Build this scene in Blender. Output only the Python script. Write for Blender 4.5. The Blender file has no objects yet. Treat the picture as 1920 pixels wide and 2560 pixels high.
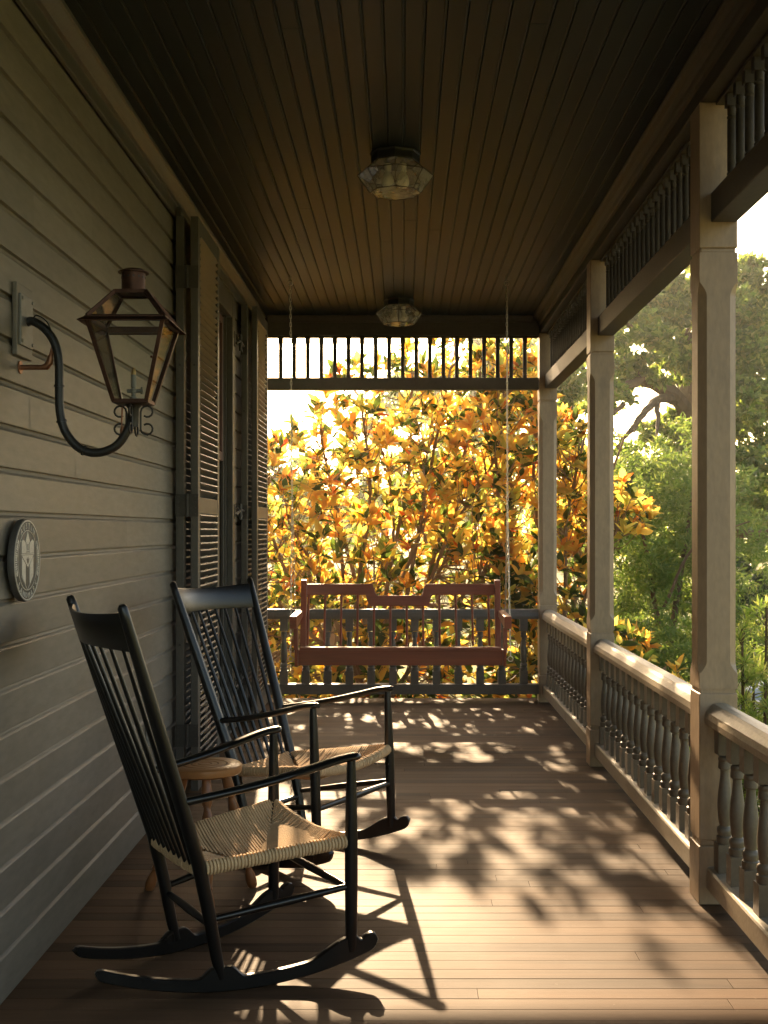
import bpy, math, random
import numpy as np
from mathutils import Vector, Matrix
random.seed(11)
RNG = np.random.default_rng(11)
S = bpy.context.scene
COL = S.collection
F, CX, CY, HC = 2950.0, 1008.0, 1325.0, 1.4      # camera constants measured on the photograph


# ---------------------------------------------------------------- helpers
class MB:
    """collects shapes and links them as ONE mesh object"""
    def __init__(s):
        s.v = []; s.f = []; s.sm = []; s.r = []

    def add(s, vs, fs, smooth=False, rnd=0.5):
        o = len(s.v)
        s.v += [tuple(p) for p in vs]
        s.r += [rnd] * len(vs)
        for f in fs:
            s.f.append([i + o for i in f]); s.sm.append(smooth)
        return s

    def box(s, x0, x1, y0, y1, z0, z1, rnd=0.5, m=None):
        vs = [(x, y, z) for x in (x0, x1) for y in (y0, y1) for z in (z0, z1)]
        if m is not None: vs = [m @ Vector(p) for p in vs]
        return s.add(vs, [(0, 1, 3, 2), (4, 6, 7, 5), (0, 4, 5, 1), (2, 3, 7, 6), (0, 2, 6, 4), (1, 5, 7, 3)], False, rnd)

    def tube(s, pts, rad, n=10, cap=True, closed=False, flat=None, up=None, rnd=.5):
        """flat: (a,b) multipliers of the section along the side and the up axes"""
        pts = [Vector(p) for p in pts]; k = len(pts)
        if not hasattr(rad, '__len__'): rad = [rad] * k
        if flat is not None and not hasattr(flat[0], '__len__'): flat = [flat] * k
        vs, fs = [], []
        prev = None
        for i in range(k):
            if closed: t = (pts[(i + 1) % k] - pts[i - 1]).normalized()
            else: t = (pts[min(i + 1, k - 1)] - pts[max(i - 1, 0)]).normalized()
            if up is not None:
                u = (up - t * up.dot(t)).normalized()
            elif prev is None:
                a = Vector((0, 0, 1)) if abs(t.z) < .9 else Vector((1, 0, 0))
                u = (a - t * a.dot(t)).normalized()
            else:
                u = (prev - t * prev.dot(t)).normalized()
            prev = u; w = t.cross(u)
            fa, fb = flat[i] if flat is not None else (1, 1)
            for j in range(n):
                a = 2 * math.pi * (j + .5) / n
                vs.append(pts[i] + (w * math.cos(a) * fa + u * math.sin(a) * fb) * rad[i])
        for i in range(k if closed else k - 1):
            for j in range(n):
                a, b = i * n + j, i * n + (j + 1) % n
                i2 = (i + 1) % k
                c, d = i2 * n + (j + 1) % n, i2 * n + j
                fs.append((a, b, c, d))
        if cap and not closed:
            fs.append(tuple(range(n - 1, -1, -1))); fs.append(tuple(range((k - 1) * n, k * n)))
        return s.add(vs, fs, True, rnd)

    def lathe(s, prof, cx=0, cy=0, n=16, rot=0.0, smooth=True, m=None, cap=True):
        """prof: list of (r, z) bottom to top"""
        vs, fs = [], []
        for r, z in prof:
            for j in range(n):
                a = 2 * math.pi * j / n + rot
                p = Vector((cx + r * math.cos(a), cy + r * math.sin(a), z))
                vs.append(m @ p if m is not None else p)
        k = len(prof)
        for i in range(k - 1):
            for j in range(n):
                fs.append((i * n + j, i * n + (j + 1) % n, (i + 1) * n + (j + 1) % n, (i + 1) * n + j))
        if cap:
            fs.append(tuple(range(n - 1, -1, -1))); fs.append(tuple(range((k - 1) * n, k * n)))
        return s.add(vs, fs, smooth)

    def prism(s, poly, fn0, fn1, smooth=False):
        """poly: 2-D outline; fn0/fn1 map it to the two caps"""
        n = len(poly)
        vs = [fn0(*p) for p in poly] + [fn1(*p) for p in poly]
        fs = [tuple(range(n - 1, -1, -1)), tuple(range(n, 2 * n))]
        fs += [(i, (i + 1) % n, n + (i + 1) % n, n + i) for i in range(n)]
        return s.add(vs, fs, smooth)

    def strip(s, prof, axis_vals, smooth=False, close=False, swap=False):
        """extrude a (x,z) profile along y between axis_vals (or along x when swap)"""
        a0, a1 = axis_vals; n = len(prof)
        mk = (lambda p, a: (a, p[0], p[1])) if swap else (lambda p, a: (p[0], a, p[1]))
        vs = [mk(p, a0) for p in prof] + [mk(p, a1) for p in prof]
        m = n if close else n - 1
        fs = [(i, (i + 1) % n, n + (i + 1) % n, n + i) for i in range(m)]
        if close: fs += [tuple(range(n - 1, -1, -1)), tuple(range(n, 2 * n))]
        return s.add(vs, fs, smooth)

    def build(s, name, mat, parent=None, bevel=0, loc=None, seg=2):
        me = bpy.data.meshes.new(name)
        me.from_pydata(s.v, [], s.f)
        me.polygons.foreach_set('use_smooth', s.sm)
        at = me.attributes.new('rnd', 'FLOAT', 'POINT'); at.data.foreach_set('value', s.r)
        me.materials.append(mat); me.update()
        import bmesh
        bm = bmesh.new(); bm.from_mesh(me); bmesh.ops.recalc_face_normals(bm, faces=bm.faces); bm.to_mesh(me); bm.free()
        o = bpy.data.objects.new(name, me); COL.objects.link(o)
        if parent: o.parent = parent
        if loc: o.location = loc
        if bevel:
            b = o.modifiers.new('bevel', 'BEVEL'); b.width = bevel; b.segments = seg; b.limit_method = 'ANGLE'; b.angle_limit = math.radians(40)
            b.harden_normals = False
        elif any(s.sm):
            try: me.set_sharp_from_angle(angle=math.radians(42))
            except Exception: pass
        return o


def tag(o, label=None, cat=None, group=None, kind=None):
    if label: o['label'] = label
    if cat: o['category'] = cat
    if group: o['group'] = group
    if kind: o['kind'] = kind
    return o


def empty(name, loc=(0, 0, 0), rz=0.0, label=None, cat=None, group=None):
    o = bpy.data.objects.new(name, None); COL.objects.link(o)
    o.location = loc; o.rotation_euler = (0, 0, rz); o.empty_display_size = .1
    return tag(o, label, cat, group)


def dup(root, loc=None, rz=None, label=None, group=None, parent=None):
    r = root.copy(); COL.objects.link(r)
    if loc is not None: r.location = loc
    if rz is not None: r.rotation_euler = (0, 0, rz)
    if label: r['label'] = label
    if group: r['group'] = group
    if parent is not None: r.parent = parent
    for ch in list(root.children): dup(ch, parent=r)
    return r


def W(px, py, d):
    return Vector(((px - CX) * d / F, d, HC - (py - CY) * d / F))


# ---------------------------------------------------------------- materials
def mat(name):
    m = bpy.data.materials.new(name); m.use_nodes = True
    nt = m.node_tree; nt.nodes.clear()
    out = nt.nodes.new('ShaderNodeOutputMaterial')
    return m, nt, out


def nd(nt, t, **kw):
    n = nt.nodes.new(t)
    for k, v in kw.items():
        if k.startswith('i_'):
            key = k[2:].replace('_', ' ')
            n.inputs[key].default_value = v
        else: setattr(n, k, v)
    return n


def ramp(nt, stops):
    r = nd(nt, 'ShaderNodeValToRGB'); e = r.color_ramp.elements
    while len(e) < len(stops): e.new(.5)
    for i, (p, c) in enumerate(stops):
        e[i].position = p; e[i].color = (*c, 1) if len(c) == 3 else c
    return r


def paint(name, col, rough=.45, var=.18, vscale=2.2, bump=.12, bscale=60, stretch=(1, 1, 1), spec=.5, dirt=None, fine=0.06, rvar=.12):
    m, nt, out = mat(name); L = nt.links.new
    bs = nd(nt, 'ShaderNodeBsdfPrincipled'); L(bs.outputs[0], out.inputs[0])
    g = nd(nt, 'ShaderNodeNewGeometry')
    mp = nd(nt, 'ShaderNodeMapping'); mp.inputs['Scale'].default_value = stretch; L(g.outputs['Position'], mp.inputs[0])
    n1 = nd(nt, 'ShaderNodeTexNoise', i_Scale=vscale, i_Detail=5.0, i_Roughness=.6); L(mp.outputs[0], n1.inputs['Vector'])
    n2 = nd(nt, 'ShaderNodeTexNoise', i_Scale=bscale, i_Detail=3.0); L(mp.outputs[0], n2.inputs['Vector'])
    lo = tuple(c * (1 - var) for c in col); hi = tuple(min(1, c * (1 + var)) for c in col)
    r = ramp(nt, [(.25, lo), (.75, hi)]); L(n1.outputs[0], r.inputs[0])
    mx = nd(nt, 'ShaderNodeMix', data_type='RGBA', blend_type='OVERLAY'); mx.inputs[0].default_value = fine * 4
    L(r.outputs[0], mx.inputs[6]); L(n2.outputs[0], mx.inputs[7])
    last = mx.outputs[2]
    if name == 'siding_paint':
        at = nd(nt, 'ShaderNodeAttribute', attribute_name='rnd'); rv = ramp(nt, [(0, (.86, .86, .86)), (1, (1.08, 1.08, 1.08))]); L(at.outputs['Fac'], rv.inputs[0])
        mq = nd(nt, 'ShaderNodeMix', data_type='RGBA', blend_type='MULTIPLY'); mq.inputs[0].default_value = 1; L(last, mq.inputs[6]); L(rv.outputs[0], mq.inputs[7]); last = mq.outputs[2]
    if dirt:
        n3 = nd(nt, 'ShaderNodeTexNoise', i_Scale=7.0, i_Detail=8.0, i_Roughness=.7); L(mp.outputs[0], n3.inputs['Vector'])
        r3 = ramp(nt, [(.56, (0, 0, 0)), (.74, (1, 1, 1))]); L(n3.outputs[0], r3.inputs[0])
        m3 = nd(nt, 'ShaderNodeMix', data_type='RGBA'); L(last, m3.inputs[6]); m3.inputs[7].default_value = (*dirt, 1)
        ml = nd(nt, 'ShaderNodeMath', operation='MULTIPLY'); ml.inputs[1].default_value = .5; L(r3.outputs[0], ml.inputs[0]); L(ml.outputs[0], m3.inputs[0])
        last = m3.outputs[2]
    L(last, bs.inputs['Base Color'])
    rr = nd(nt, 'ShaderNodeMapRange'); rr.inputs[3].default_value = max(.02, rough - rvar); rr.inputs[4].default_value = min(1, rough + rvar)
    L(n1.outputs[0], rr.inputs[0]); L(rr.outputs[0], bs.inputs['Roughness'])
    bs.inputs['Specular IOR Level'].default_value = spec
    b = nd(nt, 'ShaderNodeBump', i_Strength=bump, i_Distance=.004); L(n2.outputs[0], b.inputs['Height']); L(b.outputs[0], bs.inputs['Normal'])
    return m


def wood(name, dark, light, rough=.4, axis=0, gscale=6, rnd_amt=.5, bump=.2, spec=.5, scratch=False):
    m, nt, out = mat(name); L = nt.links.new
    bs = nd(nt, 'ShaderNodeBsdfPrincipled'); L(bs.outputs[0], out.inputs[0])
    tc = nd(nt, 'ShaderNodeTexCoord')
    at = nd(nt, 'ShaderNodeAttribute', attribute_name='rnd')
    off = nd(nt, 'ShaderNodeVectorMath', operation='ADD')
    sc = nd(nt, 'ShaderNodeVectorMath', operation='SCALE'); sc.inputs['Scale'].default_value = 37.0
    cmb = nd(nt, 'ShaderNodeCombineXYZ'); L(at.outputs['Fac'], cmb.inputs[0]); L(at.outputs['Fac'], cmb.inputs[1]); L(cmb.outputs[0], sc.inputs[0])
    L(tc.outputs['Object'], off.inputs[0]); L(sc.outputs[0], off.inputs[1])
    mp = nd(nt, 'ShaderNodeMapping'); st = [gscale * 4] * 3; st[axis] = gscale * .22; mp.inputs['Scale'].default_value = st; L(off.outputs[0], mp.inputs[0])
    n1 = nd(nt, 'ShaderNodeTexNoise', i_Scale=1.0, i_Detail=6.0, i_Roughness=.62, i_Distortion=.6); L(mp.outputs[0], n1.inputs['Vector'])
    n2 = nd(nt, 'ShaderNodeTexNoise', i_Scale=1.3, i_Detail=4.0); L(tc.outputs['Object'], n2.inputs['Vector'])
    a1 = nd(nt, 'ShaderNodeMath', operation='MULTIPLY_ADD'); a1.inputs[1].default_value = rnd_amt; L(at.outputs['Fac'], a1.inputs[0])
    a2 = nd(nt, 'ShaderNodeMath', operation='MULTIPLY_ADD'); a2.inputs[1].default_value = .45; L(n2.outputs[0], a2.inputs[0])
    L(n1.outputs[0], a2.inputs[2]); L(a2.outputs[0], a1.inputs[2])
    md = .5 + .225 + rnd_amt * .5
    r = ramp(nt, [(0, dark), (1, light)])
    mr = nd(nt, 'ShaderNodeMapRange'); mr.inputs[1].default_value = md - .5; mr.inputs[2].default_value = md + .5; L(a1.outputs[0], mr.inputs[0])
    L(mr.outputs[0], r.inputs[0])
    last = r.outputs[0]
    if scratch:
        n4 = nd(nt, 'ShaderNodeTexNoise', i_Scale=26.0, i_Detail=10.0, i_Roughness=.75); L(tc.outputs['Object'], n4.inputs['Vector'])
        r4 = ramp(nt, [(.64, (0, 0, 0)), (.72, (1, 1, 1))]); L(n4.outputs[0], r4.inputs[0])
        mm = nd(nt, 'ShaderNodeMath', operation='MULTIPLY'); mm.inputs[1].default_value = .42; L(r4.outputs[0], mm.inputs[0])
        m4 = nd(nt, 'ShaderNodeMix', data_type='RGBA'); L(last, m4.inputs[6]); m4.inputs[7].default_value = (.36, .28, .2, 1); L(mm.outputs[0], m4.inputs[0])
        last = m4.outputs[2]
    L(last, bs.inputs['Base Color'])
    rr = nd(nt, 'ShaderNodeMapRange'); rr.inputs[3].default_value = rough - .12; rr.inputs[4].default_value = rough + .14
    L(n2.outputs[0], rr.inputs[0]); L(rr.outputs[0], bs.inputs['Roughness'])
    bs.inputs['Specular IOR Level'].default_value = spec
    b = nd(nt, 'ShaderNodeBump', i_Strength=bump, i_Distance=.003); L(n1.outputs[0], b.inputs['Height']); L(b.outputs[0], bs.inputs['Normal'])
    return m


def metal(name, col, rough=.35, metallic=1.0, var=.3):
    m, nt, out = mat(name); L = nt.links.new
    bs = nd(nt, 'ShaderNodeBsdfPrincipled'); L(bs.outputs[0], out.inputs[0])
    g = nd(nt, 'ShaderNodeNewGeometry')
    n = nd(nt, 'ShaderNodeTexNoise', i_Scale=24.0, i_Detail=6.0, i_Roughness=.65); L(g.outputs['Position'], n.inputs['Vector'])
    r = ramp(nt, [(.3, tuple(c * (1 - var) for c in col)), (.7, tuple(min(1, c * (1 + var)) for c in col))]); L(n.outputs[0], r.inputs[0]); L(r.outputs[0], bs.inputs['Base Color'])
    rr = nd(nt, 'ShaderNodeMapRange'); rr.inputs[3].default_value = rough - .1; rr.inputs[4].default_value = rough + .2
    L(n.outputs[0], rr.inputs[0]); L(rr.outputs[0], bs.inputs['Roughness'])
    bs.inputs['Metallic'].default_value = metallic
    return m


def glass(name, tint=(.93, .96, .95), gloss=.1, dirt=.06):  # on the ceiling lamps the dirt share also paints in facet reflections
    m, nt, out = mat(name); L = nt.links.new
    tr = nd(nt, 'ShaderNodeBsdfTransparent'); tr.inputs[0].default_value = (*tint, 1)
    gl = nd(nt, 'ShaderNodeBsdfGlossy'); gl.inputs['Roughness'].default_value = .06
    df0 = nd(nt, 'ShaderNodeBsdfDiffuse'); df0.inputs[0].default_value = (.78, .77, .74, 1)
    tl = nd(nt, 'ShaderNodeBsdfTranslucent'); tl.inputs[0].default_value = (.85, .84, .8, 1)
    df = nd(nt, 'ShaderNodeMixShader'); df.inputs[0].default_value = .6
    nt.links.new(df0.outputs[0], df.inputs[1]); nt.links.new(tl.outputs[0], df.inputs[2])
    fr = nd(nt, 'ShaderNodeFresnel'); fr.inputs[0].default_value = 1.5
    ad = nd(nt, 'ShaderNodeMath', operation='MULTIPLY'); ad.inputs[1].default_value = gloss; L(fr.outputs[0], ad.inputs[0])
    m1 = nd(nt, 'ShaderNodeMixShader'); L(ad.outputs[0], m1.inputs[0]); L(tr.outputs[0], m1.inputs[1]); L(gl.outputs[0], m1.inputs[2])
    g = nd(nt, 'ShaderNodeNewGeometry'); n = nd(nt, 'ShaderNodeTexNoise', i_Scale=14.0, i_Detail=5.0); L(g.outputs['Position'], n.inputs['Vector'])
    r = ramp(nt, [(.35, (dirt * .3,) * 3), (.8, (dirt * 2.6,) * 3)]); L(n.outputs[0], r.inputs[0])
    m2 = nd(nt, 'ShaderNodeMixShader'); L(r.outputs[0], m2.inputs[0]); L(m1.outputs[0], m2.inputs[1]); L(df.outputs[0], m2.inputs[2])
    L(m2.outputs[0], out.inputs[0])
    return m


def leafmat(name, stops_top, stops_under, stops_trans, trans=.55, rough=.32, spec=.5):
    """two-sided leaf: glossy upper side, matt underside, light shining through"""
    m, nt, out = mat(name); L = nt.links.new
    at = nd(nt, 'ShaderNodeAttribute', attribute_name='rnd')
    g = nd(nt, 'ShaderNodeNewGeometry')
    rt = ramp(nt, stops_top); ru = ramp(nt, stops_under); rx = ramp(nt, stops_trans)
    for r in (rt, ru, rx): L(at.outputs['Fac'], r.inputs[0])
    mx = nd(nt, 'ShaderNodeMix', data_type='RGBA'); L(g.outputs['Backfacing'], mx.inputs[0]); L(rt.outputs[0], mx.inputs[6]); L(ru.outputs[0], mx.inputs[7])
    bs = nd(nt, 'ShaderNodeBsdfPrincipled'); L(mx.outputs[2], bs.inputs['Base Color'])
    ro = nd(nt, 'ShaderNodeMapRange'); ro.inputs[3].default_value = rough; ro.inputs[4].default_value = .65; L(g.outputs['Backfacing'], ro.inputs[0]); L(ro.outputs[0], bs.inputs['Roughness'])
    bs.inputs['Specular IOR Level'].default_value = spec
    tl = nd(nt, 'ShaderNodeBsdfTranslucent'); L(rx.outputs[0], tl.inputs[0])
    ms = nd(nt, 'ShaderNodeMixShader'); ms.inputs[0].default_value = trans
    L(bs.outputs[0], ms.inputs[1]); L(tl.outputs[0], ms.inputs[2]); L(ms.outputs[0], out.inputs[0])
    return m


TAUPE = (.195, .172, .132)
M = {}
M['siding'] = paint('siding_paint', (.168, .152, .124), .5, .18, 1.3, .22, 45, (1, .25, 1), dirt=(.11, .095, .07), fine=.07)
M['ceiling'] = paint('ceiling_paint', (.014, .0185, .019), .42, .2, 1.6, .1, 40, (1, .2, 1), spec=.16, fine=.04, rvar=.08)
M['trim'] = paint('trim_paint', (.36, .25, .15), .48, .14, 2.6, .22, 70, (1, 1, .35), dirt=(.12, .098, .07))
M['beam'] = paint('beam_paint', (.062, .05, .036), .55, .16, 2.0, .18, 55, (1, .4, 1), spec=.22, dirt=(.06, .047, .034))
M['farrail_shade'] = paint('far_rail_shade_paint', (.105, .09, .07), .46, .16, 3.2, .2, 60)  # same railing paint darkened; backlit shade is put into the colour
M['baluster'] = paint('baluster_shade_paint', (.14, .11, .075), .42, .16, 3.2, .2, 60, dirt=(.1, .08, .055))  # rail paint darkened, shade on the balusters put into the colour
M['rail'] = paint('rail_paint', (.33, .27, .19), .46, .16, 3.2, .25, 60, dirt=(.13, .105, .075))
M['shutter'] = paint('shutter_paint', (.078, .072, .06), .45, .14, 2.4, .15, 70, (1, 1, .4), dirt=(.1, .085, .06))
M['sash'] = paint('sash_paint', (.12, .055, .04), .4, .2, 4, .15, 60)
M['floor'] = wood('floor_boards', (.046, .026, .014), (.138, .079, .042), .66, 0, 5, .8, .25, .12, scratch=True)
M['black'] = paint('black_lacquer', (.006, .0055, .005), .3, .25, 6, .05, 120, fine=.02, rvar=.07)
M['cord'] = paint('paper_cord', (.62, .43, .24), .85, .25, 9, .5, 220, spec=.2)
M['swing'] = wood('mahogany', (.12, .024, .01), (.34, .08, .03), .34, 0, 8, .2, .15, .3)
M['swingv'] = wood('mahogany_upright', (.12, .024, .01), (.34, .08, .03), .34, 2, 8, .2, .15, .3)
M['stool'] = wood('stool_wood', (.24, .09, .026), (.46, .22, .075), .33, 0, 7, .2, .12)
M['stoolleg'] = wood('stool_leg_wood', (.15, .05, .015), (.36, .15, .05), .33, 2, 7, .2, .12)
M['stoolgroove'] = paint('groove_brown', (.09, .045, .02), .6, .2)  # darker brown for the ring grooves of the stool seat
M['copper'] = metal('aged_copper', (.075, .038, .026), .42, .85, .4)
M['pipe'] = metal('copper_pipe', (.3, .15, .09), .45, .85, .4)
M['iron'] = paint('black_iron', (.017, .016, .015), .42, .3, 10, .2, 90, spec=.5)
M['plate'] = metal('grey_steel', (.23, .225, .21), .5, .55, .2)
M['chain'] = metal('zinc_chain', (.62, .56, .45), .32, 1.0, .2)
M['hinge'] = paint('painted_hinge', (.042, .037, .03), .5, .25, 9, .2, 80)
M['glass'] = glass('lamp_glass', (.95, .95, .93), .22, .24)  # strong pale veil paints in the bright reflections of clear facets
M['lglass'] = glass('lantern_glass', (.93, .95, .93), .8, .012)
M['brass'] = metal('brass', (.55, .36, .14), .35, 1, .2)
M['bulb'] = paint('white_bulb', (.78, .72, .62), .4, .05)
M['lead'] = metal('lead_came', (.09, .075, .055), .4, .9, .3)
M['plaque_dark'] = metal('plaque_bronze', (.085, .078, .07), .5, .3, .25)
M['plaque_light'] = paint('plaque_silver', (.52, .49, .44), .45, .12, 20, .2, 160)
M['outlet'] = paint('outlet_plastic', (.36, .34, .3), .5, .1)


def make_pane():
    m, nt, out = mat('window_glass'); L = nt.links.new
    bs = nd(nt, 'ShaderNodeBsdfPrincipled'); bs.inputs['Base Color'].default_value = (.012, .011, .01, 1); bs.inputs['Roughness'].default_value = .04  # opaque near-black base paints in the unlit interior behind the glass
    L(bs.outputs[0], out.inputs[0]); return m


M['pane'] = make_pane()
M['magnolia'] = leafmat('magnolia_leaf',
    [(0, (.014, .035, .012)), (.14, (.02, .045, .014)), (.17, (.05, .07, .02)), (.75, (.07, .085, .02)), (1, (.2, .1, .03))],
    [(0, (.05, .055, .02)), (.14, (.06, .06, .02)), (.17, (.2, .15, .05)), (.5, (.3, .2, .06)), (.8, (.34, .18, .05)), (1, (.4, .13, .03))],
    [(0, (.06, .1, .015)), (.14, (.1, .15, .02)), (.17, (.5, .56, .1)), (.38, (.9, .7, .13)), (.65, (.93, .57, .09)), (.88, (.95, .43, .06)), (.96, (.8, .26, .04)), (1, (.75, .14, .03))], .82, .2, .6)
M['oak'] = leafmat('oak_leaf', [(0, (.035, .065, .02)), (1, (.08, .12, .036))], [(0, (.05, .07, .028)), (1, (.09, .11, .045))],
    [(0, (.2, .34, .05)), (.6, (.42, .58, .09)), (.85, (.7, .78, .15)), (1, (.95, .85, .25))], .5, .4, .4)
M['green'] = leafmat('shrub_leaf', [(0, (.05, .09, .022)), (1, (.09, .14, .035))], [(0, (.07, .11, .03)), (1, (.12, .16, .05))],
    [(0, (.2, .34, .05)), (.8, (.36, .48, .09)), (1, (.62, .66, .14))], .42, .4, .4)
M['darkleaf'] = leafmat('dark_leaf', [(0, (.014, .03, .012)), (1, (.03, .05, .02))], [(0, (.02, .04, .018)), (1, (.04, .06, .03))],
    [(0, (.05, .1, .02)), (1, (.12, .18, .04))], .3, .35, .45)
M['lime'] = leafmat('podocarpus_leaf', [(0, (.05, .1, .02)), (.7, (.1, .16, .03)), (1, (.3, .34, .09))], [(0, (.09, .14, .04)), (1, (.3, .34, .1))],
    [(0, (.25, .42, .05)), (.7, (.5, .62, .1)), (1, (.9, .85, .25))], .45, .35, .5)
M['grassleaf'] = leafmat('grass_blade', [(0, (.05, .08, .02)), (1, (.12, .13, .04))], [(0, (.05, .08, .02)), (1, (.12, .13, .04))],
    [(0, (.3, .4, .07)), (1, (.7, .6, .2))], .45, .45, .4)
M['bark'] = paint('bark', (.13, .085, .052), .85, .35, 8, .8, 40, (1, 1, .3), spec=.2)
M['magbark'] = paint('magnolia_bark', (.24, .15, .085), .8, .3, 9, .5, 50, (1, 1, .3), spec=.25)
M['lawn'] = paint('lawn', (.2, .2, .07), .9, .4, 1.2, 1.0, 30, dirt=(.25, .2, .09), spec=.1)
M['drive'] = paint('concrete_drive', (.5, .49, .46), .8, .12, 1.2, .3, 40, dirt=(.36, .34, .3), spec=.2)
M['skirt'] = paint('porch_skirt_paint', (.13, .115, .085), .55, .2)
M['fence'] = wood('fence_wood', (.22, .13, .08), (.48, .31, .2), .7, 2, 6, .5, .3, .2)
M['roof'] = paint('roof_shingle', (.09, .08, .07), .85, .3, 8, .6, 30)
M['carpaint'] = paint('silver_car_paint', (.5, .53, .57), .25, .06, 3, .02, 60)
M['rubber'] = paint('tyre_rubber', (.02, .02, .02), .8, .2)
M['rim'] = metal('alloy_rim', (.5, .5, .5), .35)

# ---------------------------------------------------------------- setting
XW = -1.19                 # face of the siding
YB = 9.83                  # far edge of the porch floor
ZC = 3.14                  # ceiling
Y0 = -0.9                  # porch and wall cut short behind the camera to let light in
GZ = -.75                  # garden ground


def smooth01(t): return t * t * (3 - 2 * t)


g = MB(); n = 60
gx = np.linspace(-1, 1, n); gp = np.sign(gx) * np.abs(gx) ** 3 * 400
vs = []
for yy in gp:
    for xx in gp:
        r = math.hypot(xx, yy - 10)
        h = GZ - .02 + (0 if r < 25 else .12 * math.sin(xx * .05) * math.sin(yy * .043)) + min(3.0, max(0, (r - 120)) * .012)
        vs.append((xx, yy + 5, h))
g.add(vs, [(j * n + i, j * n + i + 1, (j + 1) * n + i + 1, (j + 1) * n + i) for j in range(n - 1) for i in range(n - 1)], True)
tag(g.build('ground', M['lawn']), 'garden lawn around the porch', kind='structure')
d = MB().box(2.5, 9.5, 7.6, 13.4, GZ - .1, GZ + .03)
tag(d.build('driveway', M['drive'], bevel=.02), 'pale concrete driveway beyond the shrubs', kind='structure')

# floor boards run across the porch
fb = MB(); y = Y0; bw = .079
while y < YB - .06:
    w = bw if y + bw < YB - .1 else YB - y
    cuts = [XW - .02]
    x = XW - .02 + random.uniform(.5, 3.5)
    while x < 1.3:
        cuts.append(x); x += random.uniform(1.4, 3.2)
    cuts.append(1.335)
    gap = random.choice([.0012, .0014, .0016, .0018, .003])
    for a, b in zip(cuts[:-1], cuts[1:]):
        r = random.random(); dz = random.uniform(-.0004, .0002)
        pr = [(y + gap * .5, -.022), (y + gap * .5, -.0008 + dz), (y + gap * .5 + .0006, dz), (y + w - gap * .5 - .0004, dz), (y + w - gap * .5, -.0004 + dz), (y + w - gap * .5, -.022)]
        fb.strip(pr, (a + .0007, b - .0007), close=True, swap=True)
        fb.r[-12:] = [r] * 12
    y += w
tag(fb.build('porch_floor', M['floor']), 'brown wooden porch floor boards', kind='structure')
sk = MB().box(XW + .01, 1.30, Y0 + .05, YB - .03, GZ - .1, -.0235)
tag(sk.build('porch_foundation', M['skirt']), 'painted skirt below the porch floor', kind='structure')

# beadboard ceiling, boards along the porch
cb = MB(); x = XW - .02; bw = .0715
while x < 1.11:
    yy = Y0; cuts = [Y0]
    while True:
        yy += random.uniform(2.6, 5.2)
        if yy > YB - .5: break
        cuts.append(yy)
    cuts.append(YB)
    for a, b in zip(cuts[:-1], cuts[1:]):
        dz = random.uniform(-.0006, .0006)
        pr = [(x + .0008, ZC + .02), (x + .0008, ZC + .003), (x + .0028, ZC + dz), (x + bw - .0115, ZC + dz), (x + bw - .0103, ZC + .0016), (x + bw - .0091, ZC + .0003 + dz),
              (x + bw - .005, ZC - .0008 + dz), (x + bw - .0022, ZC + .001), (x + bw - .0008, ZC + .003), (x + bw - .0008, ZC + .02)]
        cb.strip(pr, (a + .0005, b - .0005), close=True)
    x += bw
ceil = tag(cb.build('porch_ceiling', M['ceiling']), 'dark olive beadboard porch ceiling', kind='structure')
# crown moulding along the outer beam and the far beam
cm = MB()
cm.strip([(1.1125, 3.062), (1.1, 3.066), (1.094, 3.076), (1.088, 3.09), (1.075, 3.108), (1.058, 3.118), (1.05, 3.128), (1.05, 3.1385), (1.1125, 3.1385)], (Y0, YB - .16), close=True)
cm.build('crown_moulding', M['beam'], ceil)
cm = MB()
cm.strip([(9.6, 3.085), (9.592, 3.09), (9.588, 3.1), (9.575, 3.112), (9.56, 3.122), (9.552, 3.13), (9.552, 3.1385), (9.6, 3.1385)], (XW + .09, 1.05), close=True, swap=True)
cm.build('crown_moulding', M['beam'], ceil)
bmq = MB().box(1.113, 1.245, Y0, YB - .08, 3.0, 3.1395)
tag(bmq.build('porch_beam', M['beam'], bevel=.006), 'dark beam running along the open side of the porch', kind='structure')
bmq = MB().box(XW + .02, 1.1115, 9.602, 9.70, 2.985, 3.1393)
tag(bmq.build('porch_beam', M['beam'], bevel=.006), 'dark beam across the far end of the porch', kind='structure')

# ---------------------------------------------------------------- house: siding, window, shutters, pilaster, roof
house = empty('house', (XW, 0, 0), 0, 'taupe clapboard house wall with tall window and louvered shutters along the porch', 'house')
H = lambda x: x - XW       # parts are in the house frame


def siding(y0, y1, zmax=3.02):
    b = MB(); z = 0.0; CH = .1311; k = 0
    b.strip([(-.0105, -.02), (-.0105, zmax + .06)], (y0, y1))
    while z < zmax:
        t = .145 if k == 0 else min(z + CH, zmax + .05)
        cuts = [y0]; y = y0 + random.uniform(.8, 4.2)
        while y < y1 - .3: cuts.append(y); y += random.uniform(2.2, 4.8)
        cuts.append(y1)
        for a, c in zip(cuts[:-1], cuts[1:]):
            n = max(2, int((c - a) / .45)); wob = [random.uniform(-.0007, .0007) for _ in range(n + 1)]
            pr = [(-.011, z), (.0035, z + .001), (.004, z + .004), (.001, t - .022), (-.002, t - .0175), (-.0075, t - .012), (-.010, t - .003)]
            vs = []
            for q in range(n + 1):
                yy = a + .0008 + (c - a - .0016) * q / n
                for (x, zz) in pr: vs.append((x + wob[q], yy, zz + wob[q] * (zz > z + .02) * 0 + (wob[q] * .8 if zz < z + .005 else 0)))
            m = len(pr); fs = []
            for q in range(n):
                for w in range(m - 1): fs.append((q * m + w, q * m + w + 1, (q + 1) * m + w + 1, (q + 1) * m + w))
            b.add(vs, fs, False, random.random())
        z = t; k += 1
    return b


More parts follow.
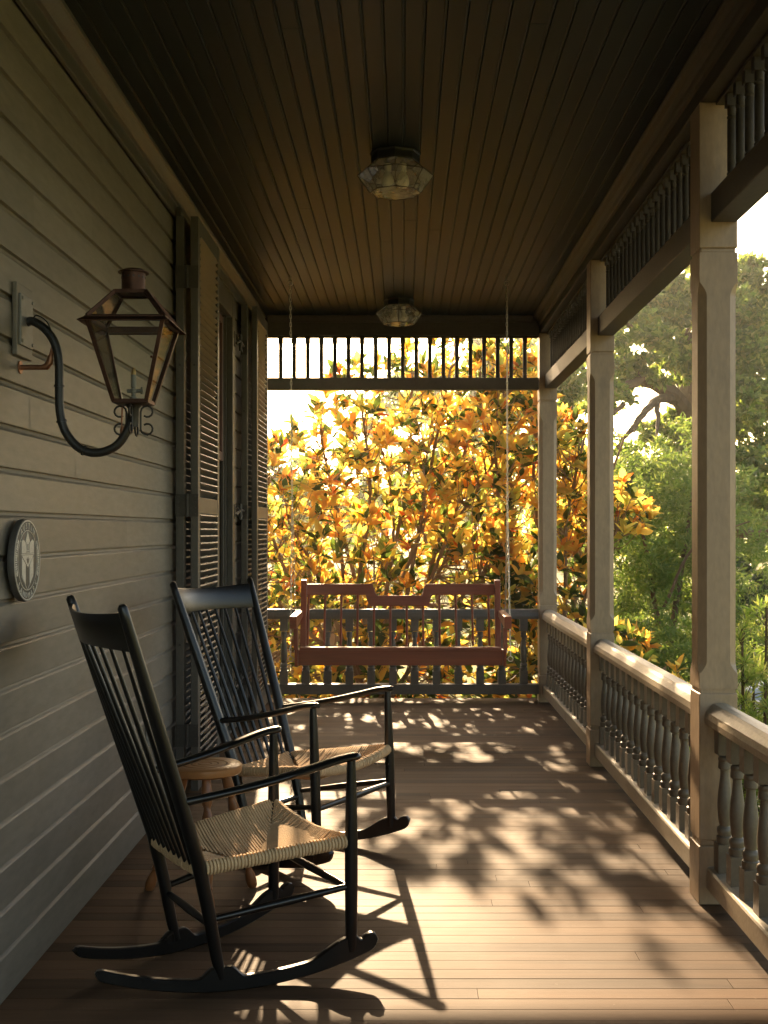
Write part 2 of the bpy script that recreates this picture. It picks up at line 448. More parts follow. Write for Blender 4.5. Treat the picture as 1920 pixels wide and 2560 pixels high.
WY0, WY1, WZ0, WZ1 = 6.93, 7.95, .1, 2.84
for (a, c) in ((Y0 - .6, WY0 - .11), (WY1 + .11, YB)):
    siding(a, c).build('siding', M['siding'], house)
wb = MB()
wb.box(-.35, -.0115, Y0 - .6, WY0, -.7, 3.4).box(-.35, -.0115, WY1, YB - .002, -.7, 3.4).box(-.35, -.0112, WY0 + .0005, WY1 - .0005, WZ1, 3.4).box(-.35, -.0112, WY0 + .0005, WY1 - .0005, -.7, WZ0)
wb.box(-6, -.36, Y0 - .6, YB - .01, -.8, 3.4)
wb.build('wall', M['siding'], house)
fz = MB().strip([(.004, 3.018), (.016, 3.02), (.018, 3.024), (.018, 3.074), (.02, 3.08), (.034, 3.086), (.05, 3.102), (.066, 3.12), (.074, 3.126), (.076, 3.139), (-.01, 3.139)], (Y0, 9.6))
fz.build('cornice', M['shutter'], house)
# pilaster against the wall at the far corner
pl = MB()
pl.box(.0, .074, 9.585, 9.725, 0, .2175).box(0, .068, 9.591, 9.719, .2175, .24).box(0, .072, 9.587, 9.723, .24, .789).box(0, .066, 9.593, 9.717, .789, .805).box(0, .072, 9.587, 9.723, .805, 2.44).box(0, .066, 9.593, 9.717, 2.44, 2.455).box(0, .074, 9.585, 9.725, 2.455, 3.0)
pl.build('pilaster', M['trim'], house, bevel=.004)
win = MB()
win.box(.002, .042, WY0 - .12, WY0 + .004, WZ0 - .05, 2.98).box(.002, .042, WY1 - .004, WY1 + .115, WZ0 - .05, 2.98).box(.002, .04, WY0 + .0045, WY1 - .0045, WZ1 - .01, 2.978)
win.box(-.09, .001, WY0, WY0 + .03, WZ0, WZ1).box(-.09, .001, WY1 - .03, WY1, WZ0, WZ1).box(-.09, .03, WY0 + .031, WY1 - .031, WZ0, WZ0 + .05)
win.box(-.03, -.012, WY1 - .055, WY1 - .031, WZ0 + .05, WZ1 - .011)
w_ = win.build('window', M['shutter'], house, bevel=.003)
sh = MB()
for (z0, z1, dx) in ((WZ0 + .051, 1.9, -.062), (1.86, WZ1 - .012, -.036)):
    y0, y1 = WY0 + .031, WY1 - .031
    sh.box(dx - .02, dx + .02, y0, y0 + .06, z0, z1).box(dx - .02, dx + .02, y1 - .06, y1, z0, z1).box(dx - .02, dx + .02, y0 + .0605, y1 - .0605, z0, z0 + .06).box(dx - .02, dx + .02, y0 + .0605, y1 - .0605, z1 - .05, z1)
    sh.box(dx - .014, dx + .014, (y0 + y1) / 2 - .012, (y0 + y1) / 2 + .012, z0 + .0605, z1 - .0505)
so = sh.build('sash', M['sash'], w_, bevel=.003)
pn = MB().box(-.068, -.062, WY0 + .05, WY1 - .05, WZ0 + .06, 1.88).box(-.044, -.038, WY0 + .05, WY1 - .05, 1.9, WZ1 - .03)
pn.build('pane', M['pane'], w_)


def shutter_leaf(x0, x1, y0, y1, rz=0):
    """one louvered leaf lying parallel to the wall; returns the frame object (sub-parts below it)"""
    z0, z1, zm0, zm1 = .06, 3.012, 1.485, 1.57
    st = .062
    fr = MB()
    fr.box(x0, x1, 0, st, z0, z1).box(x0, x1, y1 - y0 - st, y1 - y0, z0, z1)
    fr.box(x0 + .001, x1 - .001, st + .0005, y1 - y0 - st - .0005, z0, z0 + .13).box(x0 + .001, x1 - .001, st + .0005, y1 - y0 - st - .0005, zm0, zm1).box(x0 + .001, x1 - .001, st + .0005, y1 - y0 - st - .0005, z1 - .085, z1)
    f = fr.build('shutter', M['shutter'], house, bevel=.003, loc=(0, y0, 0))
    lv = MB()
    for (a, b) in ((z0 + .135, zm0 - .004), (zm1 + .004, z1 - .089)):
        k = int((b - a) / .0365); dz = (b - a) / k
        for i in range(k):
            zc = a + dz * (i + .5)
            m = Matrix.Translation((((x0 + x1) / 2), 0, zc)) @ Matrix.Rotation(math.radians(-37), 4, 'Y')
            lv.box(-.026, .026, st + .001, y1 - y0 - st - .001, -.0045, .0045, m=m)
    lv.build('louver_panel', M['shutter'], f)
    return f


def hinge(f, y, xa, xb, xc, xd, zs, side=-1):
    """black strap plates on two neighbouring leaf edges with the barrel between"""
    for z in zs:
        h = MB()
        h.box(xa - .001, xb + .001, y + side * .004, y + side * .0005, z - .058, z + .058)
        h.box(xc - .001, xd + .001, y + side * .004, y + side * .0005, z - .058, z + .058)
        h.lathe([(.0075, z - .06), (.0075, z + .06)], (xb + xc) / 2, y + side * .006, 10)
        h.box(xb, xc, y + side * .0035, y + side * .001, z - .058, z + .058)
        for zz in (-.045, -.015, .015, .045):
            for xx in ((xa + xb) / 2 - .006, (xc + xd) / 2 + .006):
                h.lathe([(.004, 0), (.003, .0018)], 0, 0, 8, m=Matrix.Translation((xx, y + side * .004, z + zz)) @ Matrix.Rotation(math.radians(90) * -side, 4, 'X'))
        h.build('hinge', M['hinge'], f, loc=(0, -f.location.y, 0))


XA0, XA1, XB0, XB1 = H(-1.168), H(-1.126), H(-1.092), H(-1.053)
la = shutter_leaf(XA0, XA1, 6.06, 6.76)
lb = shutter_leaf(XB0, XB1, 6.06, 6.76)
hinge(lb, 6.06, XA0, XA1, XB0, XB1, (.345, 1.527, 2.70))
for f_, xx in ((la, (XA0 + XA1) / 2), (lb, (XB0 + XB1) / 2)):
    for z in (.81, 2.25):
        MB().lathe([(.0075, 0), (.006, .003)], 0, 0, 10, m=Matrix.Translation((xx, -.0002, z)) @ Matrix.Rotation(math.radians(90), 4, 'X')).build('bolt_hole', M['hinge'], f_)
MB().box(XA0 + .004, XA0 + .02, -.002, .03, 3.0125, 3.06).build('shutter_bolt', M['hinge'], la)
fa = shutter_leaf(XA0 + .012, XA1 + .012, 8.42, 9.1)
fb_ = shutter_leaf(XB0 + .0, XB1 + .0, 8.5, 9.18)
for f_, xx in ((fa, (XA0 + XA1) / 2 + .012), (fb_, (XB0 + XB1) / 2)):
    for z in (.81, 2.25):
        MB().lathe([(.0085, 0), (.007, .003)], 0, 0, 10, m=Matrix.Translation((xx, -.0002, z)) @ Matrix.Rotation(math.radians(90), 4, 'X')).build('bolt_hole', M['hinge'], f_)
hx = MB()
for z in (.345, 1.527, 2.70):
    h = MB()
    h.box(XA0 + .011, XA1 + .013, -.004, -.0005, z - .05, z + .05)
    h.box(.0425, .046, 8.01 - 8.42, 8.06 - 8.42, z - .05, z + .05)
    h.tube([(.05, 8.05 - 8.42, z - .025), (.058, 8.2 - 8.42, z + .012), (XA0 + .03, -.006, z + .01)], .009, 6)
    h.tube([(.05, 8.05 - 8.42, z + .03), (.052, 8.13 - 8.42, z + .02), (XA0 + .02, -.006, z - .03)], .006, 6)
    h.lathe([(.011, z - .055), (.011, z + .055)], .06, 8.2 - 8.42, 8)
    h.build('hinge', M['hinge'], fa)
rf = MB().strip([(1.0, 3.30), (2.95, 3.20), (2.95, 3.26), (1.0, 3.9), (-6.2, 5.6), (-6.2, 3.401), (-.4, 3.401)], (Y0 - .1, YB + .35), close=True)  # unseen roof slab, added above the ceiling to block light
rf.box(-.0, 2.43, Y0 + .0, YB + .0, 3.162, 3.199)
rf.box(2.44, 2.7, Y0 - .05, YB + .2, 3.0005 + .14, 3.199).box(-.3, 2.439, YB - .06, YB + .2, 3.1405, 3.1985)
rf.build('roof', M['roof'], house)

# ---------------------------------------------------------------- porch posts
PX0, PW = 1.107, .143
PYS = [9.58, 6.98, 4.41, 1.84]


def chamfered(b, x0, x1, y0, y1, z0, z1, c, lt=.055):
    """square shaft with stopped chamfers"""
    def ring(cc, z):
        return [(x0 + cc, y0, z), (x1 - cc, y0, z), (x1, y0 + cc, z), (x1, y1 - cc, z), (x1 - cc, y1, z), (x0 + cc, y1, z), (x0, y1 - cc, z), (x0, y0 + cc, z)]
    e = .0012
    zs = [(z0, e), (z0 + .058, e), (z0 + .066, c * .35), (z0 + .075, c * .6), (z0 + .09, c * .92), (z0 + .1, c), (z1 - .16, c), (z1 - .15, c * .92), (z1 - .132, c * .6), (z1 - .122, c * .35), (z1 - .11, e), (z1, e)]
    vs = []
    for z, cc in zs: vs += ring(cc, z)
    fs = [tuple(range(7, -1, -1)), tuple(range((len(zs) - 1) * 8, len(zs) * 8))]
    for i in range(len(zs) - 1):
        for j in range(8): fs.append((i * 8 + j, i * 8 + (j + 1) % 8, (i + 1) * 8 + (j + 1) % 8, (i + 1) * 8 + j))
    b.add(vs, fs)


def make_post(y):
    r = empty('porch_post', (PX0, y, 0))
    e = .0025
    MB().box(-e, PW + e, -e, PW + e, 0, .2175).build('base_block', M['trim'], r, bevel=.004)
    b = MB().box(.006, PW - .006, .006, PW - .006, .2175, .24).box(0, PW, 0, PW, .24, .7885)
    b.build('pedestal', M['trim'], r, bevel=.004)
    b = MB().box(.006, PW - .006, .006, PW - .006, .7885, .806)
    chamfered(b, 0, PW, 0, PW, .806, 2.438, .028)
    b.build('shaft', M['trim'], r)
    b = MB().box(.006, PW - .006, .006, PW - .006, 2.4385, 2.455).box(0, PW, 0, PW, 2.455, 2.9995)
    b.build('capital_block', M['trim'], r, bevel=.004)
    return r


POSTLAB = ['chamfered porch post at the far corner of the railings', 'chamfered porch post midway along the side railing', 'chamfered porch post standing nearest with a sunlit edge', 'chamfered porch post just outside the frame']
p0 = make_post(PYS[0])
for i, y in enumerate(PYS):
    o = p0 if i == 0 else dup(p0, (PX0, y, 0))
    tag(o, POSTLAB[i], 'post', 'chamfered porch posts')


# ---------------------------------------------------------------- balustrades
def baluster_mesh(h, w):
    b = MB(); a = w / 2; s = w / .063
    zb, zt = .105, h - .1
    b.box(-a, a, -a, a, 0, zb).box(-a, a, -a, a, zt, h)
    H_ = zt - zb
    pr = [(.94 * a, 0), (.98 * a, .012), (.98 * a, .03), (.8 * a, .035), (.88 * a, .045), (.95 * a, .056), (.88 * a, .068), (.62 * a, .076), (.62 * a, .082),
          (.7 * a, .088), (.8 * a, .12), (.87 * a, .155), (.86 * a, .185), (.78 * a, .22), (.66 * a, .255), (.56 * a, .285), (.52 * a, .305), (.53 * a, .318),
          (.72 * a, .322), (.76 * a, .328), (.7 * a, .334), (.6 * a, .34), (.62 * a, .352), (.74 * a, .356), (.8 * a, .364), (.74 * a, .372), (.68 * a, .376), (.8 * a, H_)]
    k = H_ / .385
    b.lathe([(r, zb + z * (k if z < .38 else 1)) for r, z in pr], 0, 0, 16)
    return b


def balustrade(name, p0, p1, rail_w, nb, first, step, wb, label, loc, rm='rail'):
    """p0,p1 along local x; local y across"""
    L_ = p1 - p0
    r = empty(name, loc[0], loc[1], label, 'railing', 'turned baluster railings of the porch')
    a = rail_w / 2
    pr = [(-a, .675), (-a - .002, .70), (-a + .004, .722), (-a + .02, .742), (-a * .45, .752), (0, .755), (a * .45, .752), (a - .02, .742), (a - .004, .722), (a + .002, .70), (a, .675)]
    MB().strip(pr, (0, L_), close=True, swap=True).build('top_rail', M[rm], r, bevel=.003)
    a = rail_w * .45
    MB().strip([(-a, .062), (-a, .134), (-a + .006, .142), (0, .147), (a - .006, .142), (a, .134), (a, .062)], (0, L_), close=True, swap=True).build('bottom_rail', M[rm], r, bevel=.002)
    bal = None
    for i in range(nb):
        x = first + step * i
        if bal is None:
            bal = baluster_mesh(.675 - .143, wb).build('baluster', M['baluster' if rm == 'rail' else 'farrail_shade'], r); bal.location = (x, 0, .1435)
        else:
            c = bal.copy(); COL.objects.link(c); c.parent = r; c.location = (x, 0, .1435)
    return r


balustrade('balustrade', 0, 2.217, .11, 12, -.975 + 1.113, .1782, .063, 'turned baluster railing across the far end behind the swing', ((-1.113, 9.655, 0), 0), 'farrail_shade')
SIDELAB = ['turned baluster railing on the open side next to the far corner', 'turned baluster railing on the open side between the two nearer posts', 'turned baluster railing cut off by the picture edge beside the nearest post']
for i in range(3):
    y1 = PYS[i]; y0 = PYS[i + 1] + PW
    balustrade('balustrade', 0, y1 - y0, .112, 15, .08, .1627, .062, SIDELAB[i], ((1.183, y0, 0), math.pi / 2))


# ---------------------------------------------------------------- spindle friezes
def frieze(L_, z0, z1, n, first, step, label, loc, rz, rh=.11):
    r = empty('spindle_frieze', loc, rz, label, 'frieze', 'spindle friezes under the porch beams')
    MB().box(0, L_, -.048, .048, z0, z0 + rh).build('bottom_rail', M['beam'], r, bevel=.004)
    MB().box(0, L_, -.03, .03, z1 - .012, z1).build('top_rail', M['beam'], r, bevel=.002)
    h = z1 - .013 - z0 - rh
    sp = None
    for i in range(n):
        if sp is None:
            b = MB()
            b.box(-.019, .019, -.022, .022, h - .045, h)
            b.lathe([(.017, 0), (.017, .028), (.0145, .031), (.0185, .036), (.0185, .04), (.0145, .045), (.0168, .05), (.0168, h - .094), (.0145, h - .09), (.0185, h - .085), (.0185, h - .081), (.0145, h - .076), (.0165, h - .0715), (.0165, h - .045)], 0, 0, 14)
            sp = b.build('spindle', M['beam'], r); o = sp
        else:
            o = sp.copy(); COL.objects.link(o); o.parent = r
        o.location = (first + i * step, 0, z0 + rh + .0003)
    return r


frieze(2.217, 2.545, 2.984, 19, .111, .1109, 'spindle frieze across the far end above the swing', (-1.113, 9.652, 0), 0, .095)
FL = ['spindle frieze on the open side by the far corner', 'spindle frieze on the open side between the two nearer posts', 'spindle frieze cut off by the picture edge at the upper corner']
for i in range(3):
    y1 = PYS[i]; y0 = PYS[i + 1] + PW
    frieze(y1 - y0, 2.55, 2.9992, 21, .11, (y1 - y0 - .22) / 20, FL[i], (1.198, y0, 0), math.pi / 2)

# ---------------------------------------------------------------- ceiling lamps
def make_lamp(loc):
    r = empty('ceiling_lamp', loc)
    N = 8; rot = -math.pi / 2
    MB().lathe([(.108, -.047), (.113, -.044), (.113, -.012), (.118, -.008), (.118, -.0005)], 0, 0, N, rot, False).build('canopy', M['iron'], r, bevel=.002)
    rings = [(.117, -.183), (.1755, -.103), (.107, -.048)]
    gl = MB(); gl.lathe(rings, 0, 0, N, rot, False, cap=False); gl.add([(.117 * math.cos(2 * math.pi * j / N + rot), .117 * math.sin(2 * math.pi * j / N + rot), -.183) for j in range(N)], [tuple(range(N))])
    gl.build('glass', M['glass'], r)
    fr = MB()
    P_ = [[Vector((a * math.cos(2 * math.pi * j / N + rot), a * math.sin(2 * math.pi * j / N + rot), z)) for j in range(N)] for a, z in rings]
    for j in range(N):
        for k in range(3): fr.tube([P_[k][j], P_[k][(j + 1) % N]], .0021, 6)
        for k in range(2): fr.tube([P_[k][j], P_[k + 1][j]], .0021, 6)
    fr.build('lead_frame', M['lead'], r)
    for sx in (-.035, .035):
        s = MB().lathe([(.016, -.085), (.017, -.05)], sx, 0, 12).build('socket', M['bulb'], r)
        MB().lathe([(.004, -.163), (.02, -.158), (.028, -.145), (.029, -.128), (.024, -.11), (.014, -.094), (.012, -.0855)], sx, 0, 14).build('bulb', M['bulb'], r)
    return r


l1 = make_lamp((-.036, 5.45, ZC))
tag(l1, 'faceted glass ceiling lamp, the larger one nearer the camera', 'lamp', 'octagonal glass ceiling lamps')
dup(l1, (-.033, 8.93, ZC), label='faceted glass ceiling lamp beyond the swing chains near the far beam')

# ---------------------------------------------------------------- wall lantern
YL = 3.65; XC = -.834
lan = empty('wall_lantern', (XW, YL, 1.9), 0, 'copper gas lantern on a black curved arm fixed to the clapboard wall', 'lantern')
z_ = lambda z: z - 1.9; x_ = lambda x: x - XW
MB().box(.0045, .02, -.075, .075, z_(1.932), z_(2.154)).build('backing_block', M['siding'], lan, bevel=.003)
b = MB().box(.02, .028, -.06, .056, z_(1.965), z_(2.122))
for yy in (-.05, .046):
    for zz in (1.978, 2.109):
        b.lathe([(.007, 0), (.005, .004)], 0, 0, 8, m=Matrix.Translation((.028, yy, z_(zz))) @ Matrix.Rotation(math.radians(90), 4, 'Y'))
b.build('mounting_plate', M['plate'], lan, bevel=.002)


def spline(pts, n=8):
    pts = [Vector(p) for p in pts]; out = []
    P_ = [pts[0] * 2 - pts[1]] + pts + [pts[-1] * 2 - pts[-2]]
    for i in range(1, len(P_) - 2):
        for k in range(n):
            t = k / n; a, b_, c, d_ = P_[i - 1], P_[i], P_[i + 1], P_[i + 2]
            out.append(.5 * ((2 * b_) + (c - a) * t + (2 * a - 5 * b_ + 4 * c - d_) * t * t + (3 * b_ - a - 3 * c + d_) * t ** 3))
    out.append(pts[-1]); return out


def LP(px, py):
    w = W(px, py, YL); return (x_(w.x), 0, z_(w.z))


arm = spline([(.026, 0, z_(2.042)), LP(82, 803), LP(112, 822), LP(136, 856), LP(147, 905), LP(148, 965), LP(150, 1030), LP(164, 1080), LP(198, 1120), LP(243, 1132), LP(291, 1114), LP(320, 1072), LP(331, 1030), LP(334, 998)], 7)
MB().tube(arm, .0135, 14).build('arm', M['iron'], lan)
for (px, py) in ((148, 965), (150, 1055), (212, 1126)):
    p = Vector(LP(px, py)); q = min(range(len(arm)), key=lambda i: (arm[i] - p).length); t = (arm[min(q + 1, len(arm) - 1)] - arm[q - 1]).normalized()
    MB().tube([arm[q] - t * .003, arm[q] + t * .003], .0165, 12).build('clamp', M['iron'], lan)
wire = spline([(.05, -.012, z_(2.045)), LP(95, 790), LP(120, 806), LP(134, 838)], 6)
MB().tube([Vector(p) + Vector((0, -.012, 0)) for p in wire], .0022, 6).build('wire', M['iron'], lan)
gp_ = MB().tube([(.003, 0, z_(1.903)), (.072, 0, z_(1.903)), (.086, 0, z_(1.905)), (.096, 0, z_(1.918)), (.1, 0, z_(1.94))], [.008, .008, .0115, .0115, .0075], 10).tube([(.0995, 0, z_(1.936)), (.108, 0, z_(1.968)), (.122, 0, z_(1.975))], .0065, 8)
gp_.lathe([(.02, 0), (.02, .004)], 0, 0, 14, m=Matrix.Translation((.004, 0, z_(1.903))) @ Matrix.Rotation(math.radians(90), 4, 'Y'))
gp_.build('gas_pipe', M['pipe'], lan)
ZB, ZE, ZT = 1.795, 2.036, 2.13     # lantern base, eave, roof top
HB, HE, HT = .05, .114, .047        # half widths
cx = x_(XC)


def q4(h, z): return [Vector((cx + sx * h, sy * h, z_(z))) for sx, sy in ((-1, -1), (1, -1), (1, 1), (-1, 1))]


fr = MB(); B4, E4, T4 = q4(HB, ZB), q4(HE, ZE), q4(HT, ZT)
def bar(b, p, q, w=.0075, t=.0045):
    b.tube([p, q], 1, 4, flat=(w, w))
for j in range(4):
    bar(fr, B4[j], E4[j], .0085); bar(fr, B4[j], B4[(j + 1) % 4], .008); bar(fr, E4[j], E4[(j + 1) % 4], .011)
fr.box(cx - HB, cx + HB, -HB, HB, z_(ZB) - .007, z_(ZB))
fr.build('lantern_frame', M['copper'], lan)
rf_ = MB()
for j in range(4): bar(rf_, E4[j] + Vector((0, 0, .008)), T4[j], .0075); bar(rf_, T4[j], T4[(j + 1) % 4], .008)
E5 = q4(HE + .024, ZE - .008); E6 = q4(HE - .004, ZE + .012)
for j in range(4):
    k = (j + 1) % 4
    dn = Vector((0, 0, -.002))
    rf_.add([E5[j], E5[k], E6[k], E6[j], E5[j] + dn, E5[k] + dn, E6[k] + dn, E6[j] + dn], [(0, 1, 2, 3), (7, 6, 5, 4), (0, 4, 5, 1), (2, 6, 7, 3)])
rf_.box(cx - HT, cx + HT, -HT, HT, z_(ZT), z_(ZT) + .004)
rf_.build('lantern_roof', M['copper'], lan)
ch = MB().lathe([(.0365, z_(ZT) + .004), (.0365, z_(ZT) + .066)], cx, 0, 24)
cho = ch.build('chimney', M['copper'], lan)
MB().lathe([(.047, z_(ZT) + .064), (.047, z_(ZT) + .067), (.03, z_(ZT) + .075), (.005, z_(ZT) + .079)], cx, 0, 24).build('chimney_cap', M['copper'], cho)
hl = MB()
for k in range(14):
    a = 2 * math.pi * k / 14
    hl.lathe([(.0035, 0), (.0035, .0012)], 0, 0, 8, m=Matrix.Translation((cx + .0366 * math.cos(a), .0366 * math.sin(a), z_(ZT) + .05)) @ Matrix.Rotation(a, 4, 'Z') @ Matrix.Rotation(math.radians(90), 4, 'Y'))
hl.build('vent_hole', M['iron'], cho)
for j in range(4):
    k = (j + 1) % 4; c = (B4[j] + B4[k] + E4[j] + E4[k]) / 4; inn = (Vector((cx, 0, c.z)) - c).normalized() * .003
    MB().add([B4[j] + inn, B4[k] + inn, E4[k] + inn, E4[j] + inn], [(0, 1, 2, 3)]).build('glass_pane', M['lglass'], lan)
    MB().add([E6[j], E6[k], T4[k], T4[j]], [(0, 1, 2, 3)]).build('roof_pane', M['lglass'], lan)
bu = MB().lathe([(.012, z_(ZB)), (.012, z_(ZB) + .016), (.007, z_(ZB) + .018), (.007, z_(ZB) + .028), (.011, z_(ZB) + .03), (.011, z_(ZB) + .04), (.0065, z_(ZB) + .042), (.008, z_(ZB) + .05), (.0085, z_(ZB) + .085)], cx, 0, 12)
bu.tube([(cx - .02, 0, z_(ZB) + .035), (cx + .03, 0, z_(ZB) + .035)], .006, 8).tube([(cx + .026, 0, z_(ZB) + .025), (cx + .026, 0, z_(ZB) + .047)], .004, 8)
buo = bu.build('burner', M['plate'], lan)
MB().lathe([(.0072, z_(ZB) + .085), (.0065, z_(ZB) + .1), (.003, z_(ZB) + .107)], cx, 0, 12).build('burner_tip', M['brass'], buo)


def scroll(ang):
    pts = []
    for t in np.linspace(0, 1, 9): pts.append((.034 - .013 * math.sin(t * math.pi * .62), -.006 - .018 * math.sin(t * math.pi) + .004))
    path = []
    def curl(cx_, cz_, r, a0, a1, n=10):
        return [(cx_ + r * (1 - .25 * i / n) * math.cos(a0 + (a1 - a0) * i / n), cz_ + r * (1 - .25 * i / n) * math.sin(a0 + (a1 - a0) * i / n)) for i in range(n + 1)]
    up = curl(.042, -.026, .02, math.radians(180), math.radians(-130))
    dn = curl(.042, -.078, .02, math.radians(180), math.radians(490 - 0) if False else math.radians(180 + 310))
    path = up[::-1] + [(.017, -.052)] + dn
    path = up[::-1] + dn
    return [Vector((cx + p * math.cos(ang), p * math.sin(ang), z_(ZB) - .004 + q)) for p, q in path]


for k in range(4):
    MB().tube(scroll(k * math.pi / 2 + .0), .0032, 8).build('scroll', M['iron'], lan)
MB().lathe([(.016, z_(ZB) - .075), (.017, z_(ZB) - .02), (.028, z_(ZB) - .007)], cx, 0, 14).build('neck', M['iron'], lan)
gt = MB().tube([(cx - .034, 0, z_(ZB) - .01), (cx - .036, -.004, z_(ZB) - .06), (cx - .034, 0, z_(ZB) - .125)], .0026, 8).lathe([(.006, z_(ZB) - .106), (.008, z_(ZB) - .1), (.008, z_(ZB) - .085), (.005, z_(ZB) - .075)], cx - .034, 0, 8)
gt.build('gas_tube', M['pipe'], lan)
MB().tube([(cx + HE * .62, -HE * .62 - .004, z_(1.925)), (cx + HE * .7, -HE * .45, z_(1.925))], .004, 6).build('latch', M['copper'], lan)

# ---------------------------------------------------------------- round plaque
pq = empty('wall_plaque', (XW + .012, 3.627, 1.307), 0, 'round medallion with a shield and raised lettering on the clapboard wall', 'plaque')
RX = Matrix(((0, 0, 1, 0), (1, 0, 0, 0), (0, 1, 0, 0), (0, 0, 0, 1)))   # local (u,v,w) -> (y,z,x): u right seen from the porch
RX = Matrix(((0, 0, 1, 0), (-1, 0, 0, 0), (0, 1, 0, 0), (0, 0, 0, 1)))
# seen from +x looking to -x, the viewer's right is +y
RX = Matrix(((0, 0, 1, 0), (1, 0, 0, 0), (0, 1, 0, 0), (0, 0, 0, 1)))
MB().lathe([(.12, 0), (.1265, .004), (.1275, .016), (.1255, .0215), (.1225, .0225)], 0, 0, 64, m=RX).build('disc', M['plaque_dark'], pq)
def annulus(r0, r1, w0, w1):
    b = MB(); n = 72
    vs = []
    for r, w in ((r0, w0), (r0, w1), (r1, w1), (r1, w0)):
        vs += [RX @ Vector((r * math.cos(2 * math.pi * j / n), r * math.sin(2 * math.pi * j / n), w)) for j in range(n)]
    b.add(vs, [(k * n + j, k * n + (j + 1) % n, (k + 1) * n + (j + 1) % n, (k + 1) * n + j) for k in range(3) for j in range(n)])
    return b
annulus(.1195, .1235, .0226, .0245).build('rim', M['plaque_light'], pq)
annulus(.0905, .0925, .0226, .0242).build('inner_ring', M['plaque_light'], pq)


def poly(b, pts, w0, w1):
    b.prism(pts, lambda u, v: RX @ Vector((u, v, w0)), lambda u, v: RX @ Vector((u, v, w1)))


shd = MB()
poly(shd, [(-.058, .022), (-.058, .058), (-.045, .064), (-.02, .054), (-.016, .028), (-.016, .022)], .0226, .0246)
poly(shd, [(.058, .022), (.058, .058), (.045, .064), (.02, .054), (.016, .028), (.016, .022)], .0226, .0246)
poly(shd, [(-.015, .022), (-.015, .055), (-.02, .058), (-.012, .07), (0, .09), (.012, .07), (.02, .058), (.015, .055), (.015, .022)], .0226, .0244)
poly(shd, [(-.061, .0175), (.061, .0175), (.058, .0205), (-.058, .0205)], .0226, .0248)
poly(shd, [(-.057, .016), (.057, .016), (0, -.022)], .0226, .0246)
poly(shd, [(-.055, .011), (-.02, -.012), (-.02, -.076), (-.055, -.044)], .0226, .0243)
poly(shd, [(.055, .011), (.02, -.012), (.02, -.076), (.055, -.044)], .0226, .0243)
poly(shd, [(-.055, -.046), (0, -.0905), (.055, -.046), (.055, -.049), (0, -.0925), (-.055, -.049)], .0226, .0238)
shd.build('shield', M['plaque_light'], pq)
em = MB()
poly(em, [(-.012, .006), (-.006, .001), (0, .011), (.006, .001), (.012, .006), (.006, -.008), (.002, -.009), (.002, -.013), (-.002, -.013), (-.002, -.009), (-.006, -.008)], .0247, .0252)
poly(em, [(-.014, .0245), (.014, .0245), (.014, .027), (-.014, .027)], .0247, .0252)
for k in range(3): poly(em, [(-.009 + k * .008, .03), (-.007 + k * .008, .03), (-.007 + k * .008, .05), (-.009 + k * .008, .05)], .0245, .0249)
em.build('shield_emblem', M['plaque_dark'], pq)


def letter(ch, size):
    cu = bpy.data.curves.new('glyph', 'FONT'); cu.body = ch; cu.size = size; cu.extrude = .0009; cu.align_x = 'CENTER'; cu.resolution_u = 2; cu.offset = 0
    ob = bpy.data.objects.new('glyph', cu); COL.objects.link(ob)
    dg = bpy.context.evaluated_depsgraph_get(); dg.update()
    me = bpy.data.meshes.new_from_object(ob.evaluated_get(dg))
    vs = [v.co.copy() for v in me.vertices]; fs = [tuple(p.vertices) for p in me.polygons]
    bpy.data.objects.remove(ob); bpy.data.meshes.remove(me); bpy.data.curves.remove(cu)
    return vs, fs


txt = MB()
def arc_text(s, r, mid, span, size, inward):
    n_ = len(s)
    for i, c in enumerate(s):
        t = (i + .5) / n_ - .5
        a = mid - t * span if not inward else mid + t * span
        vs, fs = letter(c, size)
        rot = a - math.pi / 2 if not inward else a + math.pi / 2
        m = RX @ Matrix.Translation((r * math.cos(a), r * math.sin(a), .0236)) @ Matrix.Rotation(rot, 4, 'Z')
        txt.add([m @ v for v in vs], fs)
arc_text('AUSTIN', .0965, math.pi / 2, math.radians(80), .026, False)
arc_text('LANDMARK', .1165, -math.pi / 2, math.radians(108), .025, True)
txt.build('lettering', M['plaque_light'], pq)
sm_ = MB(); rr = random.Random(5)
for side in (0, 1):                       # the two side arcs carry worn, unreadable small relief
    for k in range(17):
        a = (math.radians(-26 + 3.6 * k) if side == 0 else math.radians(146 + 3.6 * k))
        h = rr.uniform(.005, .0085); w = rr.uniform(.0016, .003)
        m = RX @ Matrix.Rotation(a, 4, 'Z') @ Matrix.Translation((.106 + rr.uniform(-.001, .001), 0, .0228))
        sm_.box(-h, h, -w, w, 0, .0012, m=m)
tag(sm_.build('worn_relief', M['plaque_light'], pq), kind='stuff')

# ---------------------------------------------------------------- outlet box on the wall
ob = empty('outlet_box', (XW + .004, 5.47, .46), 0, 'small grey outlet box low on the clapboard wall behind the chairs', 'outlet')
MB().box(0, .03, -.035, .035, -.058, .058).build('housing', M['outlet'], ob, bevel=.005)
MB().box(.0302, .036, -.03, .03, -.05, .05).build('cover', M['outlet'], ob, bevel=.004)

# ---------------------------------------------------------------- rocking chairs
def V3(f, l, z): return Vector((f, l, z))


